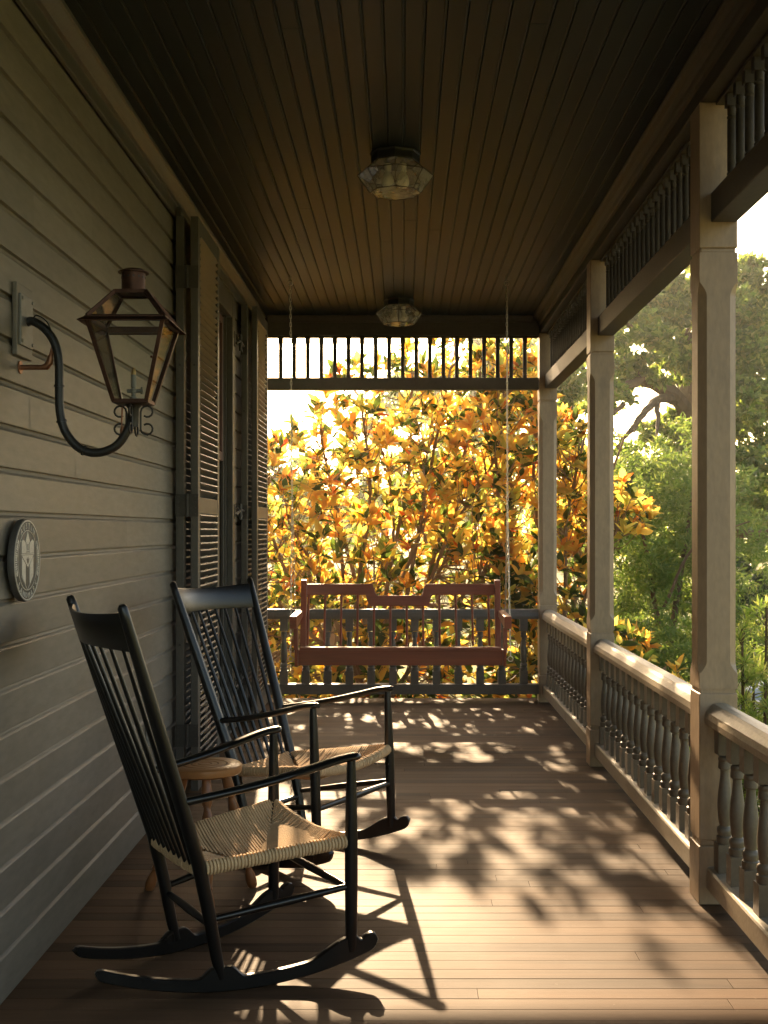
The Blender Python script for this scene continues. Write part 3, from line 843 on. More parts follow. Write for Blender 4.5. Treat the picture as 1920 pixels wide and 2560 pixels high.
def make_chair():
    r = empty('rocking_chair')
    FL, RL = [], []
    for s in (1, -1):
        b = MB().tube([V3(.2, s * .29, .078), V3(.2, s * .29, .1), V3(.2, s * .29, .3), V3(.2, s * .29, .43), V3(.2, s * .29, .6), V3(.2, s * .29, .676)], [.0155, .0185, .0205, .0205, .0165, .0135], 14)
        b.build('front_leg', M['black'], r)
        pts = [V3(-.197, s * .196, .04), V3(-.212, s * .196, .1), V3(-.24, s * .199, .25), V3(-.274, s * .204, .40), V3(-.338, s * .22, .6), V3(-.436, s * .246, .9), V3(-.516, s * .267, 1.145), V3(-.5275, s * .27, 1.18), V3(-.53, s * .2705, 1.188)]
        MB().tube(pts, [.0155, .018, .0205, .0215, .0215, .0195, .016, .0145, .008], 14).build('back_post', M['black'], r)
    # rockers
    for s in (1, -1):
        A, B = Vector((-.2, s * .196)), Vector((.2, s * .29)); dr = (B - A).normalized(); mid = (A + B) / 2
        nrm = Vector((-dr.y, dr.x))
        ss = np.linspace(-.575, .29, 120)
        def bot(t): return (t + .15) ** 2 / 2.35
        def gau(t, c, w): return math.exp(-((t - c) / w) ** 2)
        def hh(t):
            h = .036 + .005 * smooth01(min(1, max(0, (t + .5) / .4)))
            h += .034 * smooth01(min(1, max(0, (t + .285) / .06))) ** 1.6 * (1 - smooth01(min(1, max(0, (t + .172) / .055)))) ** 1.6
            h += .033 * smooth01(min(1, max(0, (t - .06) / .12))) * (1 - smooth01(min(1, max(0, (t - .215) / .028))))
            h += .017 * smooth01(min(1, max(0, (t - .225) / .02)))
            h -= .006 * gau(t, .2375, .007)
            return h
        up, lo = [], []
        for t in ss:
            k0 = 1 - ((-.575 + .028 - t) / .028) ** 2 if t < -.575 + .028 else 1
            k1 = 1 - ((t - .29 + .027) / .027) ** 2 if t > .29 - .027 else 1
            k = math.sqrt(max(0, min(k0, k1))); c = bot(t) + hh(t) / 2; h = hh(t) / 2 * max(k, .02)
            up.append((t, c + h)); lo.append((t, c - h))
        outline = lo + up[::-1]
        b = MB()
        n_ = len(ss); w = .0125
        P2 = lambda t, z, o: (mid.x + dr.x * t + nrm.x * o, mid.y + dr.y * t + nrm.y * o, z)
        vs = []
        for t, z in lo: vs += [P2(t, z + .004, -w), P2(t, z, -w + .004), P2(t, z, w - .004), P2(t, z + .004, w)]
        for (t, z) in up: vs += [P2(t, z - .004, w), P2(t, z, w - .004), P2(t, z, -w + .004), P2(t, z - .004, -w)]
        fs = []
        for i in range(n_ - 1):
            a, c = i * 4, (i + 1) * 4; ua, uc = n_ * 4 + i * 4, n_ * 4 + (i + 1) * 4
            for k in range(3): fs.append((a + k, c + k, c + k + 1, a + k + 1)); fs.append((ua + k, uc + k, uc + k + 1, ua + k + 1))
            fs.append((a + 3, c + 3, uc, ua)); fs.append((ua + 3, uc + 3, c, a))
        e = (n_ - 1) * 4
        fs.append((0, 1, 2, 3, n_ * 4, n_ * 4 + 1, n_ * 4 + 2, n_ * 4 + 3)); fs.append((e, e + 1, e + 2, e + 3, n_ * 4 + e, n_ * 4 + e + 1, n_ * 4 + e + 2, n_ * 4 + e + 3))
        b.add(vs, fs, True)
        b.build('rocker', M['black'], r)
    # stretchers
    def stretch(p, q, r0=.0095, r1=.0135):
        p, q = Vector(p), Vector(q)
        MB().tube([p, p.lerp(q, .12), p.lerp(q, .5), p.lerp(q, .88), q], [r0, r0 * 1.1, r1, r0 * 1.1, r0], 12).build('stretcher', M['black'], r)
    for s in (1, -1): stretch((-.233, s * .197, .222), (.2, s * .29, .283))
    stretch((.2, .29, .272), (.2, -.29, .272), .01, .0145)
    stretch((-.226, .196, .2), (-.226, -.196, .2))
    # seat rails
    for s in (1, -1):
        p, q = Vector((-.268, s * .197, .378)), Vector((.2, s * .29, .423))
        MB().tube([p, q], .0115, 10).build('seat_rail', M['black'], r)
    # armrests
    for s in (1, -1):
        pts = spline([V3(-.333, s * .221, .592), V3(-.22, s * .236, .607), V3(-.08, s * .256, .63), V3(.06, s * .276, .66), V3(.15, s * .287, .681), V3(.205, s * .291, .688), V3(.228, s * .293, .688)], 4)
        n_ = len(pts); ww = [.5 + .5 * smooth01(min(1, i / n_ * 2.2)) for i in range(n_)]
        fl = [(.024 * ww[i] * (1 if i < n_ - 5 else (1 - .55 * ((i - n_ + 5) / 4) ** 2)), .0125 * (1 if i < n_ - 2 else .8)) for i in range(n_)]
        MB().tube(pts, 1.0, 14, flat=fl, up=Vector((0, 0, 1))).build('armrest', M['black'], r)
    # crest rail: curved board between the posts
    b = MB(); n_ = 21; t0 = .0075
    vs = []
    for i in range(n_):
        t = i / (n_ - 1) * 2 - 1
        l = t * .262
        bow = -.058 * (1 - t * t)
        ztop = 1.16 - .012 * (1 - t * t) + .004; zbot = 1.048 + .006 * (1 - t * t)
        def xx(z): return -.338 - (z - .6) * .3265
        for (z, o) in ((zbot, -t0 * .6), (zbot + .004, -t0), (ztop - .004, -t0), (ztop, -t0 * .6), (ztop, t0 * .6), (ztop - .004, t0), (zbot + .004, t0), (zbot, t0 * .6)):
            vs.append(V3(xx(z) + bow + o, l, z))
    fs = [tuple(range(8)), tuple(range((n_ - 1) * 8, n_ * 8))]
    for i in range(n_ - 1):
        for j in range(8): fs.append((i * 8 + j, i * 8 + (j + 1) % 8, (i + 1) * 8 + (j + 1) % 8, (i + 1) * 8 + j))
    b.add(vs, fs, True)
    b.build('crest_rail', M['black'], r)
    # back spindles
    for k in range(8):
        t = (k - 3.5) / 3.5
        p = V3(-.272 - .004, t * .16, .372); q = V3(-.338 - (1.06 - .6) * .3265 - .058 * (1 - (t * .8) ** 2), t * .215, 1.06)
        m1 = p.lerp(q, .45) + V3(.006 * 0, 0, 0)
        MB().tube([p, p.lerp(q, .2), m1, p.lerp(q, .8), q], [.0068, .0082, .0088, .0072, .0058], 10).build('back_spindle', M['black'], r)
    # woven cord seat
    C4 = {'fr': (.2, .276), 'rr': (-.268, .182)}
    zf, zr = .4235, .379
    seat = MB()
    def rail(side, t):
        if side == 'F':
            return V3(.2, .275 * (1 - 2 * t), zf - .026 * (1 - (2 * t - 1) ** 2)), V3(1, 0, 0)
        if side == 'R':
            return V3(-.268, -.182 * (1 - 2 * t), zr - .004 * (1 - (2 * t - 1) ** 2)), V3(-1, 0, 0)
        s = 1 if side == 'L' else -1
        a, c = (V3(-.262, .194, zr), V3(.194, .285, zf)) if s == 1 else (V3(.194, -.285, zf), V3(-.262, -.194, zr))
        return a.lerp(c, t), V3(0, s, 0)
    apex = {'c0': V3(.035, 0, .332), 'c1': V3(-.07, 0, .331)}
    rc = random.Random(3)
    for side, n_ in (('F', 54), ('R', 36), ('L', 44), ('Rt', 44)):
        for k in range(n_):
            t = (k + .5) / n_
            P, out = rail('S' if side == 'Rt' else side, t)
            u = min(t, 1 - t) * 2
            # the cords meet along the diagonals; the two short diagonals join on the centre line
            if side == 'F': D = V3(.2, P.y, 0).lerp(V3(.035, 0, 0), u); Dz = apex['c0'].z
            elif side == 'R': D = V3(-.268, P.y, 0).lerp(V3(-.07, 0, 0), u); Dz = apex['c1'].z
            else:
                s = 1 if side == 'L' else -1
                fpos = P.x
                if fpos > .035: q = (.194 - fpos) / .159
                elif fpos < -.07: q = (fpos + .262) / .192
                else: q = 1
                q = min(1, max(0, q)); D = V3(fpos * (1 - 0) , P.y * (1 - q), 0); Dz = .332; u = q
            if side in 'FR': D = V3(D.x, P.y * (1 - 0), 0); 
            if side == 'F':
                D = V3(.2 - .165 * u, P.y, 0)
            if side == 'R':
                D = V3(-.268 + .198 * u, P.y, 0)
            D.z = P.z + .012 + (Dz - P.z - .012) * (u ** .8) + rc.uniform(-.0015, .0015)
            rr_ = .0165
            path = []
            for a in (-100, -60, -20, 20, 60, 90):
                ar = math.radians(a); path.append(P + out * rr_ * math.cos(ar) + V3(0, 0, rr_ * math.sin(ar)))
            top = path[-1]
            for w in (.2, .4, .6, .8, 1.0):
                p = top.lerp(D, w); sagz = -.010 * math.sin(w * math.pi) * u
                path.append(p + V3(0, 0, sagz))
            # spread along the rail
            P2, _ = rail('S' if side == 'Rt' else side, min(1, t + .5 / n_)); wd = (P2 - P).length
            along = (rail('S' if side == 'Rt' else side, min(1, t + .01))[0] - rail('S' if side == 'Rt' else side, max(0, t - .01))[0]).normalized()
            vs, fs = [], []
            lift = rc.uniform(.0, .0028)
            for i, p in enumerate(path):
                tg = (path[min(i + 1, len(path) - 1)] - path[max(i - 1, 0)]).normalized()
                nr = along.cross(tg).normalized()
                if i < 6:
                    ref = p - P
                    if nr.dot(ref) < 0: nr = -nr
                elif nr.z < 0: nr = -nr
                h = .0042 + lift
                for o, q in ((-1, 0), (-.55, 1), (.55, 1), (1, 0)):
                    vs.append(p + along * wd * o * .98 + nr * h * q)
            for i in range(len(path) - 1):
                for j in range(3): fs.append((i * 4 + j, i * 4 + j + 1, (i + 1) * 4 + j + 1, (i + 1) * 4 + j))
            seat.add(vs, fs, True, rc.random())
    me = seat.build('cord_seat', M['cord'], r)
    # under side of the weave, closes the seat from below
    un = MB()
    un.add([V3(.19, .27, .408), V3(-.262, .178, .364), V3(-.262, -.178, .364), V3(.19, -.27, .408), V3(-.02, 0, .322)], [(0, 1, 4), (1, 2, 4), (2, 3, 4), (3, 0, 4)])
    un.build('cord_underside', M['cord'], r)
    return r


ch1 = make_chair()
CH1 = ((-.484, 3.853), math.radians(31)); CH2 = ((-.392, 5.06), math.radians(-30))
ch1.location = (*CH1[0], 0); ch1.rotation_euler = (0, 0, CH1[1])
tag(ch1, 'black rocking chair with woven cord seat, nearer one seen from behind', 'rocking chair', 'black rocking chairs with cord seats')
c2 = dup(ch1, (*CH2[0], 0), CH2[1], 'black rocking chair with woven cord seat, farther one turned to face us')

# the farther chair is rocked back a little on its runners
tilt = math.radians(2.0); R_ = 1.175; cl = Vector((-.15, 0, R_))
m2 = Matrix.Rotation(CH2[1], 4, 'Z') @ Matrix.Rotation(-tilt, 4, 'Y')
cw = Matrix.Rotation(CH2[1], 4, 'Z') @ (cl - Vector((R_ * tilt * .3, 0, 0))) + Vector((*CH2[0], 0))
c2.location = cw - (m2 @ cl); c2.rotation_euler = m2.to_euler()

# ---------------------------------------------------------------- stool
ST = (-.757, 4.5)
st = empty('stool', (*ST, 0), 0, 'small round wooden stool with turned legs between the rocking chairs', 'stool')
pr = [(.09, .472), (.122, .474), (.129, .48), (.1305, .492), (.129, .504), (.124, .5085), (.081, .509), (.0795, .5065), (.0745, .5065), (.073, .509), (.05, .5092), (.0485, .507), (.0445, .507), (.043, .5092), (.026, .5095), (.0245, .5075), (.021, .5075), (.0195, .5095), (.001, .5095)]
pr = [(r * 1.09, z) for r, z in pr]
MB().lathe(pr, 0, 0, 64).build('seat', M['stool'], st)
gr = MB()
for r_ in (.077 * 1.09, .0465 * 1.09, .0228 * 1.09):
    n_ = 64; vs = []
    for rad in (r_ - .0022, r_ + .0022): vs += [(rad * math.cos(2 * math.pi * j / n_), rad * math.sin(2 * math.pi * j / n_), .5078) for j in range(n_)]
    gr.add(vs, [(j, (j + 1) % n_, n_ + (j + 1) % n_, n_ + j) for j in range(n_)])
gr.build('groove_ring', M['stoolgroove'], st)
for (fx, fy) in ((-.589, 4.625), (-.704, 4.285), (-.99, 4.59)):
    fx, fy = fx - ST[0], fy - ST[1]; r_ = math.hypot(fx, fy); ux, uy = fx / r_, fy / r_
    p0_, p1_ = Vector((fx, fy, 0)), Vector((ux * .085, uy * .085, .474)); ax = (p1_ - p0_); Ln = ax.length
    m = Matrix.Translation(p0_) @ ax.to_track_quat('Z', 'Y').to_matrix().to_4x4()
    prf = [(.014, 0), (.019, .008), (.021, .03), (.018, .055), (.0125, .075), (.011, .085), (.015, .092), (.0125, .1), (.014, .12), (.019, .15), (.0205, .175), (.017, .205), (.013, .225), (.0165, .235), (.013, .245), (.0145, .265), (.02, .295), (.0225, .32), (.02, .345), (.0145, .37), (.0125, .38), (.018, .392), (.0215, .415), (.0205, .44), (.016, Ln)]
    MB().lathe(prf, 0, 0, 16, m=m).build('leg', M['stoolleg'], st)

# ---------------------------------------------------------------- porch swing
SX, SY = -.018, 8.1
sw = empty('porch_swing', (SX, SY, .5), 0, 'reddish brown wooden bench swing hanging on chains at the far railing', 'swing')
yy_ = lambda y: y - SY; zz_ = lambda z: z - .5
b = MB()
for k in range(6):
    a = yy_(7.845) + k * .081; z0 = zz_(.621) - k * .0075
    m = Matrix.Translation((0, a, z0)) @ Matrix.Rotation(math.radians(-5), 4, 'X')
    b.box(-.672, .672, 0, .076, -.02, 0, rnd=random.random(), m=m)
b.build('seat', M['swing'], sw, bevel=.003)
MB().box(-.682, .682, yy_(7.868), yy_(7.895), zz_(.497), zz_(.5985)).build('apron', M['swing'], sw, bevel=.003)
MB().box(-.682, .682, yy_(8.29), yy_(8.318), zz_(.49), zz_(.565)).build('apron', M['swing'], sw, bevel=.003)
for s in (1, -1):
    q = MB().prism([(yy_(7.86), zz_(.492)), (yy_(8.335), zz_(.487)), (yy_(8.335), zz_(.57)), (yy_(7.86), zz_(.602))], lambda a, c: (s * .684, a, c), lambda a, c: (s * .706, a, c))
    q.build('side_board', M['swing'], sw, bevel=.003)
    b = MB().prism([(yy_(7.862), zz_(.6)), (yy_(7.932), zz_(.6)), (yy_(7.925), zz_(.748)), (yy_(7.875), zz_(.748))], lambda a, c: (s * .686, a, c), lambda a, c: (s * .714, a, c))
    b.build('arm_post', M['swingv'], sw, bevel=.003)
    b = MB().prism([(yy_(7.83), zz_(.743)), (yy_(8.385), zz_(.79)), (yy_(8.385), zz_(.83)), (yy_(7.83), zz_(.826))], lambda a, c: (s * (.69), a, c), lambda a, c: (s * (.738), a, c))
    b.build('armrest', M['swing'], sw, bevel=.004)
    b = MB().prism([(yy_(8.29), zz_(.487)), (yy_(8.345), zz_(.487)), (yy_(8.44), zz_(1.035)), (yy_(8.425), zz_(1.048)), (yy_(8.395), zz_(1.04))], lambda a, c: (s * .668, a, c), lambda a, c: (s * .709, a, c))
    b.build('back_post', M['swingv'], sw, bevel=.005)
# stepped crest rail, bowed slightly
def crest_y(x): return yy_(8.412) + .03 * (1 - (x / .69) ** 6)
b = MB(); xs = np.linspace(-.668, .668, 81); vs = []
ste = lambda x, e: smooth01(min(1, max(0, (abs(x + .012) - e) / .02)))
for x in xs:
    zt = .932 + .082 * ste(x, .165); zbm = .858 + .078 * ste(x, .215)
    y_ = crest_y(x)
    for (z, o) in ((zbm, -.009), (zbm + .004, -.013), (zt - .005, -.013), (zt, -.008), (zt, .008), (zt - .005, .013), (zbm + .004, .013), (zbm, .009)):
        vs.append((x, y_ + (z - .93) * .17 + o, zz_(z)))
fs = [tuple(range(8)), tuple(range(80 * 8, 81 * 8))]
for i in range(80):
    for j in range(8): fs.append((i * 8 + j, i * 8 + (j + 1) % 8, (i + 1) * 8 + (j + 1) % 8, (i + 1) * 8 + j))
b.add(vs, fs); b.build('crest_rail', M['swing'], sw)
for k in range(12):
    x = -.015 + (k - 5.5) * .1165
    zt = .858 + .078 * ste(x, .215) + .006
    MB().tube([(x, yy_(8.31), zz_(.585)), (x, crest_y(x) + (zt - .93) * .17, zz_(zt))], .0085, 10).build('back_spindle', M['swingv'], sw)


def chain(s, xt, xf, xr, label):
    top = Vector((xt, 8.07, 3.075)); knot = Vector((xt + (xf - xt) * .6, 8.07, 1.6))
    r = empty('swing_chain', top, 0, label, 'chain', 'chains holding the swing')
    def links(b, p, q, l=.0335, w=.0105, wire=.0027):
        p, q = p - top, q - top; n_ = max(2, int((q - p).length / (l - wire * 2))); ax = (q - p).normalized()
        side = Vector((1, .35, 0)); side = (side - ax * side.dot(ax)).normalized(); oth = ax.cross(side)
        for i in range(n_):
            c = p.lerp(q, (i + .5) / n_); u = side if i % 2 else oth; h = (q - p).length / n_ / 2 + wire
            pts = []
            for j in range(10):
                a = 2 * math.pi * j / 10
                pts.append(c + ax * (math.copysign(h - w / 2, math.sin(a)) * (1 if abs(math.sin(a)) > .01 else 0) + math.sin(a) * w / 2) + u * math.cos(a) * w / 2 * (1 if True else 1))
            b.tube(pts, wire, 5, closed=True)
    b = MB(); links(b, top, knot + Vector((0, 0, .05)))
    b.build('upper_chain', M['chain'], r)
    b = MB(); links(b, knot + Vector((0, 0, .06)), knot, .06, .013, .003); b.build('coupling_link', M['chain'], r)
    fe = Vector((xf, 7.875, .54)); re = Vector((xr, 8.33, .545))
    for q in (fe, re):
        b = MB(); links(b, knot, q + Vector((0, 0, .018))); b.build('lower_chain', M['chain'], r)
        e = MB(); c = q - top
        e.tube([c + Vector((math.cos(a) * .017, 0, math.sin(a) * .017)) for a in np.linspace(0, 2 * math.pi, 14)[:-1]], .0036, 6, closed=True)
        e.tube([c + Vector((-s * .014, 0, 0)), c + Vector((-s * .03, 0, 0))], .0042, 8)
        e.build('eye_bolt', M['chain'], r)
    e = MB(); c = Vector((0, 0, .012))
    e.tube([c + Vector((math.cos(a) * .016, 0, math.sin(a) * .016)) for a in np.linspace(0, 2 * math.pi, 14)[:-1]], .0036, 6, closed=True)
    e.tube([c + Vector((0, 0, .015)), c + Vector((0, 0, .0535))], .0045, 8)
    e.build('ceiling_hook', M['chain'], r)
    return r


chain(-1, -.772, -.752, -.752, 'metal chain holding the swing beside the house wall')
chain(1, .708, .716, .716, 'metal chain holding the swing beside the open railing')

# ---------------------------------------------------------------- vegetation
def leaves_mesh(name, mat_, parent, pos, T, N_, size, width, fold=.18, droop=.25, rows=5, rnd=None, shape=None):
    """many leaf blades as one mesh, each folded along its midrib and drooping"""
    n_ = len(pos)
    T = T / np.linalg.norm(T, axis=1, keepdims=True)
    N_ = N_ - T * np.sum(N_ * T, 1, keepdims=True); N_ = N_ / (np.linalg.norm(N_, axis=1, keepdims=True) + 1e-9)
    B = np.cross(N_, T)
    v = np.linspace(0, 1, rows)
    if shape is None: shape = np.array([np.sin(math.pi * min(1, x ** .8 * .97 + .03)) ** .8 for x in v]); shape[0] = .06; shape[-1] = .02
    P_ = []
    for i, t in enumerate(v):
        cen = pos + T * (size * t)[:, None] - N_ * (droop * size * t * t)[:, None]
        hw = (width * .5 * shape[i])[:, None]
        up = N_ * (np.asarray(fold).reshape(-1) * width * shape[i])[:, None]
        P_ += [cen - B * hw + up, cen, cen + B * hw + up]
    V_ = np.stack(P_, 1).reshape(-1, 3)
    k = rows * 3
    q = []
    for i in range(rows - 1):
        a = i * 3
        q += [[a, a + 1, a + 4, a + 3], [a + 1, a + 2, a + 5, a + 4]]
    q = np.array(q)
    Fc = (np.arange(n_)[:, None, None] * k + q[None]).reshape(-1, 4)
    me = bpy.data.meshes.new(name)
    me.vertices.add(len(V_)); me.vertices.foreach_set('co', V_.astype(np.float32).ravel())
    me.loops.add(Fc.size); me.loops.foreach_set('vertex_index', Fc.astype(np.int32).ravel())
    me.polygons.add(len(Fc)); me.polygons.foreach_set('loop_start', np.arange(0, Fc.size, 4, dtype=np.int32)); me.polygons.foreach_set('loop_total', np.full(len(Fc), 4, np.int32))
    if rnd is None: rnd = RNG.random(n_)
    at = me.attributes.new('rnd', 'FLOAT', 'POINT'); at.data.foreach_set('value', np.repeat(rnd, k).astype(np.float32))
    me.polygons.foreach_set('use_smooth', np.ones(len(Fc), bool))
    me.materials.append(mat_); me.update(calc_edges=True); me.validate()
    o = bpy.data.objects.new(name, me); COL.objects.link(o)
    if parent: o.parent = parent
    return o


def unit(n_):
    a = RNG.normal(size=(n_, 3)); return a / np.linalg.norm(a, axis=1, keepdims=True)


# --- magnolias: stems, twigs to sampled tips, whorls of big leaves at each tip
def magnolia(base, stems, top, xr, yr, ntips, zmin, label, seed, leaf=(.1, .195), yellow=0.0):
    rg = np.random.default_rng(seed); rp = random.Random(seed)
    r = empty('magnolia_tree', base, 0, label, 'tree')
    bx, by, bz = base
    tr = MB(); spts = []
    for (sx, sy, sz) in stems:
        e = Vector((sx - bx, sy - by, sz - bz)); p0_ = Vector((rp.uniform(-.12, .12), rp.uniform(-.1, .1), -.05))
        m1 = p0_.lerp(e, .35) + Vector((rp.uniform(-.12, .12), rp.uniform(-.1, .1), .1)); m2 = p0_.lerp(e, .7) + Vector((rp.uniform(-.14, .14), rp.uniform(-.1, .1), .05))
        pts = spline([p0_, m1, m2, e], 7); n_ = len(pts)
        tr.tube(pts, [.027 * (1 - .75 * i / (n_ - 1)) + .005 for i in range(n_)], 8)
        spts += [(p, i / n_) for i, p in enumerate(pts) if i > 4]
    sarr = np.array([p for p, _ in spts])
    tips = []; guard = 0
    while len(tips) < ntips and guard < ntips * 60:
        guard += 1
        x = rg.uniform(*xr); y = rg.uniform(*yr); zt = np.interp(x, *top)
        yc = (yr[0] + yr[1]) / 2; hw = (yr[1] - yr[0]) / 2
        z = zmin + (zt - zmin) * rg.random() ** .9
        if abs(y - yc) / hw > (1 - .75 * max(0, (z - zt + .7) / .7)): continue
        # clumps and gaps
        q = math.sin(x * 3.1 + seed) * math.sin(z * 3.4 + y * 2.2 + seed * 2) + .5 * math.sin(x * 6.7 + z * 5.1 + seed)
        if q < -.45 and rg.random() < .7: continue
        if x > 1.95 and math.sin(z * 4.1 + 1.1) < .25 + (x - 1.95) * .5: continue
        tips.append((x - bx, y - by, z - bz))
    tips = np.array(tips)
    pos, T, N_, sz, wd, rn = [], [], [], [], [], []
    cx_ = np.array([0, 0, 1.6])
    for tp in tips:
        low = tp[2] + .35
        dd = np.linalg.norm((sarr - tp) * np.array([1, 1, 1.0]) + np.array([0, 0, .35]), axis=1)
        j = int(np.argmin(dd)); a = Vector(sarr[j]); e = Vector(tp)
        mid = a.lerp(e, .55) + Vector((0, 0, -.06)) + Vector((rp.uniform(-.06, .06),) * 3)
        ps = spline([a, mid, e], 4)
        tr.tube(ps, [.0065 * (1 - .75 * i / (len(ps) - 1)) + .0015 for i in range(len(ps))], 5, cap=False)
        ax = np.array((e - mid).normalized()) + np.array([0, 0, .45]) + rg.normal(size=3) * .25; ax /= np.linalg.norm(ax)
        h = np.array([1, .3, .2]) if abs(ax[0]) < .8 else np.array([0, 1, .2])
        u = np.cross(ax, h); u /= np.linalg.norm(u); w = np.cross(ax, u)
        nl = int(rg.integers(7, 13)); a0 = rg.uniform(0, 6.28); tipcol = rg.random()
        for k in range(nl):
            an = a0 + k * 2.4; el = rg.uniform(.15, 1.15) if k > 1 else rg.uniform(.9, 1.35)
            dr = ax * math.sin(el) + (u * math.cos(an) + w * math.sin(an)) * math.cos(el)
            pos.append(tp - ax * rg.uniform(-.01, .09)); T.append(dr); N_.append(ax * math.cos(el) - (u * math.cos(an) + w * math.sin(an)) * math.sin(el) + rg.normal(size=3) * .3)
            s_ = rg.uniform(*leaf); sz.append(s_); wd.append(s_ * rg.uniform(.34, .5))
            c = np.clip(.5 * tipcol + .5 * rg.random() + rg.normal() * .08 - yellow, 0, 1)
            if rg.random() < .03: c = rg.uniform(.93, 1)
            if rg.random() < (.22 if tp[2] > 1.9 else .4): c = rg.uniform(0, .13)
            rn.append(c)
    tr.build('trunk', M['magbark'], r)
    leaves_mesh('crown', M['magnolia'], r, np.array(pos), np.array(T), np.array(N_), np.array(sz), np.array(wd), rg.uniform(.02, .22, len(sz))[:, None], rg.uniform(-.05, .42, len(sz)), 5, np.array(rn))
    return r


MT = ([-2.2, -1.6, -1.3, -.95, -.75, -.3, .2, 1.2, 1.7, 2.0], [2.1, 2.3, 2.5, 2.85, 3.15, 3.5, 3.66, 3.66, 3.45, 3.0])
magnolia((-.35, 12.75, GZ), [(-1.5, 12.5, 1.8), (-.9, 12.9, 2.4), (-.45, 12.4, 2.8), (.1, 12.8, 3.1), (.5, 12.5, 3.1), (.9, 13.0, 2.9), (-1.6, 12.8, .9), (.25, 12.4, 2.2), (-.7, 12.5, 1.5), (-1.2, 12.3, 1.5), (.6, 12.9, 1.7), (.95, 12.5, 2.1), (-.15, 13.0, 2.0), (-1.0, 13.1, .8), (.8, 12.3, .9), (.1, 13.1, 1.2), (-.3, 12.2, .8)],
         MT, (-2.1, 1.15), (11.9, 13.6), 960, -.7, 'golden magnolia tree with many bare stems filling the far opening', 4)
MT2 = ([.9, 1.3, 1.6, 1.9, 2.25, 2.6, 2.8, 3.0], [3.5, 3.6, 3.15, 2.6, 2.75, 2.5, 1.7, .8])
magnolia((1.45, 12.6, GZ), [(1.0, 12.4, 2.9), (1.5, 12.6, 3.0), (1.9, 12.3, 2.4), (2.35, 12.5, 2.4), (2.2, 12.2, 1.4), (1.2, 12.8, 1.8)],
         MT2, (.85, 2.6), (11.7, 13.4), 590, -.6, 'yellow leaved magnolia tree beside the far corner post', 9)
MT3 = ([1.5, 2.0, 2.5, 2.9], [.55, .5, .25, -.05])
magnolia((2.1, 9.9, GZ), [(1.75, 9.8, .3), (2.2, 9.9, .25), (2.5, 10.1, 0)], MT3, (1.5, 2.8), (9.3, 10.6), 60, -.7, 'low magnolia bush with orange tinted leaves outside the side railing', 21, (.12, .18), .12)


MT4 = ([-2.6, -1.8, -1.2, 0, 1.0, 2.2, 3.2], [1.2, 1.5, 2.0, 2.75, 2.8, 2.7, 2.2])
magnolia((.6, 16.4, GZ), [(-1.6, 16.3, 1.0), (-.6, 16.5, 1.7), (.3, 16.2, 2.3), (1.2, 16.6, 2.3), (2.2, 16.4, 2.0)], MT4, (-2.4, 3.1), (15.8, 17.2), 520, -.5, 'paler golden magnolia tree standing behind the others', 31, (.1, .19))


# --- generic crowns made of leaf clumps
def crown_points(blobs, dens):
    P_ = []
    for (c, rad, n_) in blobs:
        n_ = int(n_ * dens); k = max(3, n_ // 60)
        sub = unit(k) * (RNG.random((k, 1)) ** .36)            # sub-clumps inside the blob
        sub = np.array(c) + sub * np.array(rad)
        cs = np.array(rad).mean() * .17
        idx = RNG.integers(0, k, n_)
        P_.append(sub[idx] + unit(n_) * (RNG.random((n_, 1)) ** .5) * cs * np.array([1.25, 1.25, .75]))
    return np.concatenate(P_)


def tree(name, base, limbs, blobs, mat_, label, cat, leaf, wfrac=.5, dens=1.0, rows=3, up=.5, bark='bark', group=None, droop=.15, tdir=None):
    r = empty(name, base, 0, label, cat, group)
    b0 = np.array(base)
    if limbs:
        t = MB()
        for pts, r0, r1 in limbs:
            pts = spline([Vector(p) - Vector(base) for p in pts], 6); n_ = len(pts)
            pts = [p + Vector((random.uniform(-1, 1), random.uniform(-1, 1), random.uniform(-1, 1))) * r1 * .8 for p in pts]
            t.tube(pts, [r0 + (r1 - r0) * i / (n_ - 1) for i in range(n_)], 8)
        t.build('trunk', M[bark], r)
    P_ = crown_points(blobs, dens) - b0; n_ = len(P_)
    N_ = unit(n_) + np.array([0, 0, up]); T = unit(n_) if tdir is None else unit(n_) * .6 + np.array(tdir)
    s_ = RNG.uniform(leaf[0], leaf[1], n_)
    leaves_mesh('crown', M[mat_], r, P_, T, N_, s_, s_ * wfrac, .15, droop, rows)
    return r


# live oak to the right, limbs seen against the sky
def Q(px, py, d): return tuple(W(px, py, d))
def blob(px, py, d, rx, ry, rz, n_): return (Q(px, py, d), (rx, ry * .55, rz), n_)
OB = Q(1790, 1600, 24)
oak_limbs = [([(OB[0], 24, GZ), Q(1800, 1400, 24), Q(1770, 1180, 24), Q(1730, 1000, 24)], .42, .2), ([Q(1770, 1180, 24), Q(1690, 1000, 23), Q(1600, 950, 22), Q(1520, 1010, 21)], .2, .05),
             ([Q(1690, 1000, 23), Q(1640, 1000, 22), Q(1590, 1060, 21), Q(1540, 1120, 21)], .1, .03), ([Q(1730, 1000, 24), Q(1720, 850, 24), Q(1800, 700, 24)], .18, .05),
             ([Q(1600, 950, 22), Q(1560, 900, 22), Q(1480, 930, 21), Q(1420, 900, 21)], .09, .03), ([Q(1640, 1000, 22), Q(1645, 1050, 21.5), Q(1640, 1090, 21)], .06, .02),
             ([Q(1730, 1000, 24), Q(1650, 880, 24), Q(1560, 800, 23)], .14, .04), ([Q(1790, 1330, 24), Q(1840, 1325, 22), Q(1900, 1335, 21), Q(1960, 1310, 20)], .16, .06), ([Q(1560, 1010, 21), Q(1510, 1050, 20.6), Q(1460, 1060, 20.4)], .05, .015), ([Q(1590, 1060, 21), Q(1560, 1090, 20.8), Q(1520, 1090, 20.6)], .04, .012)]
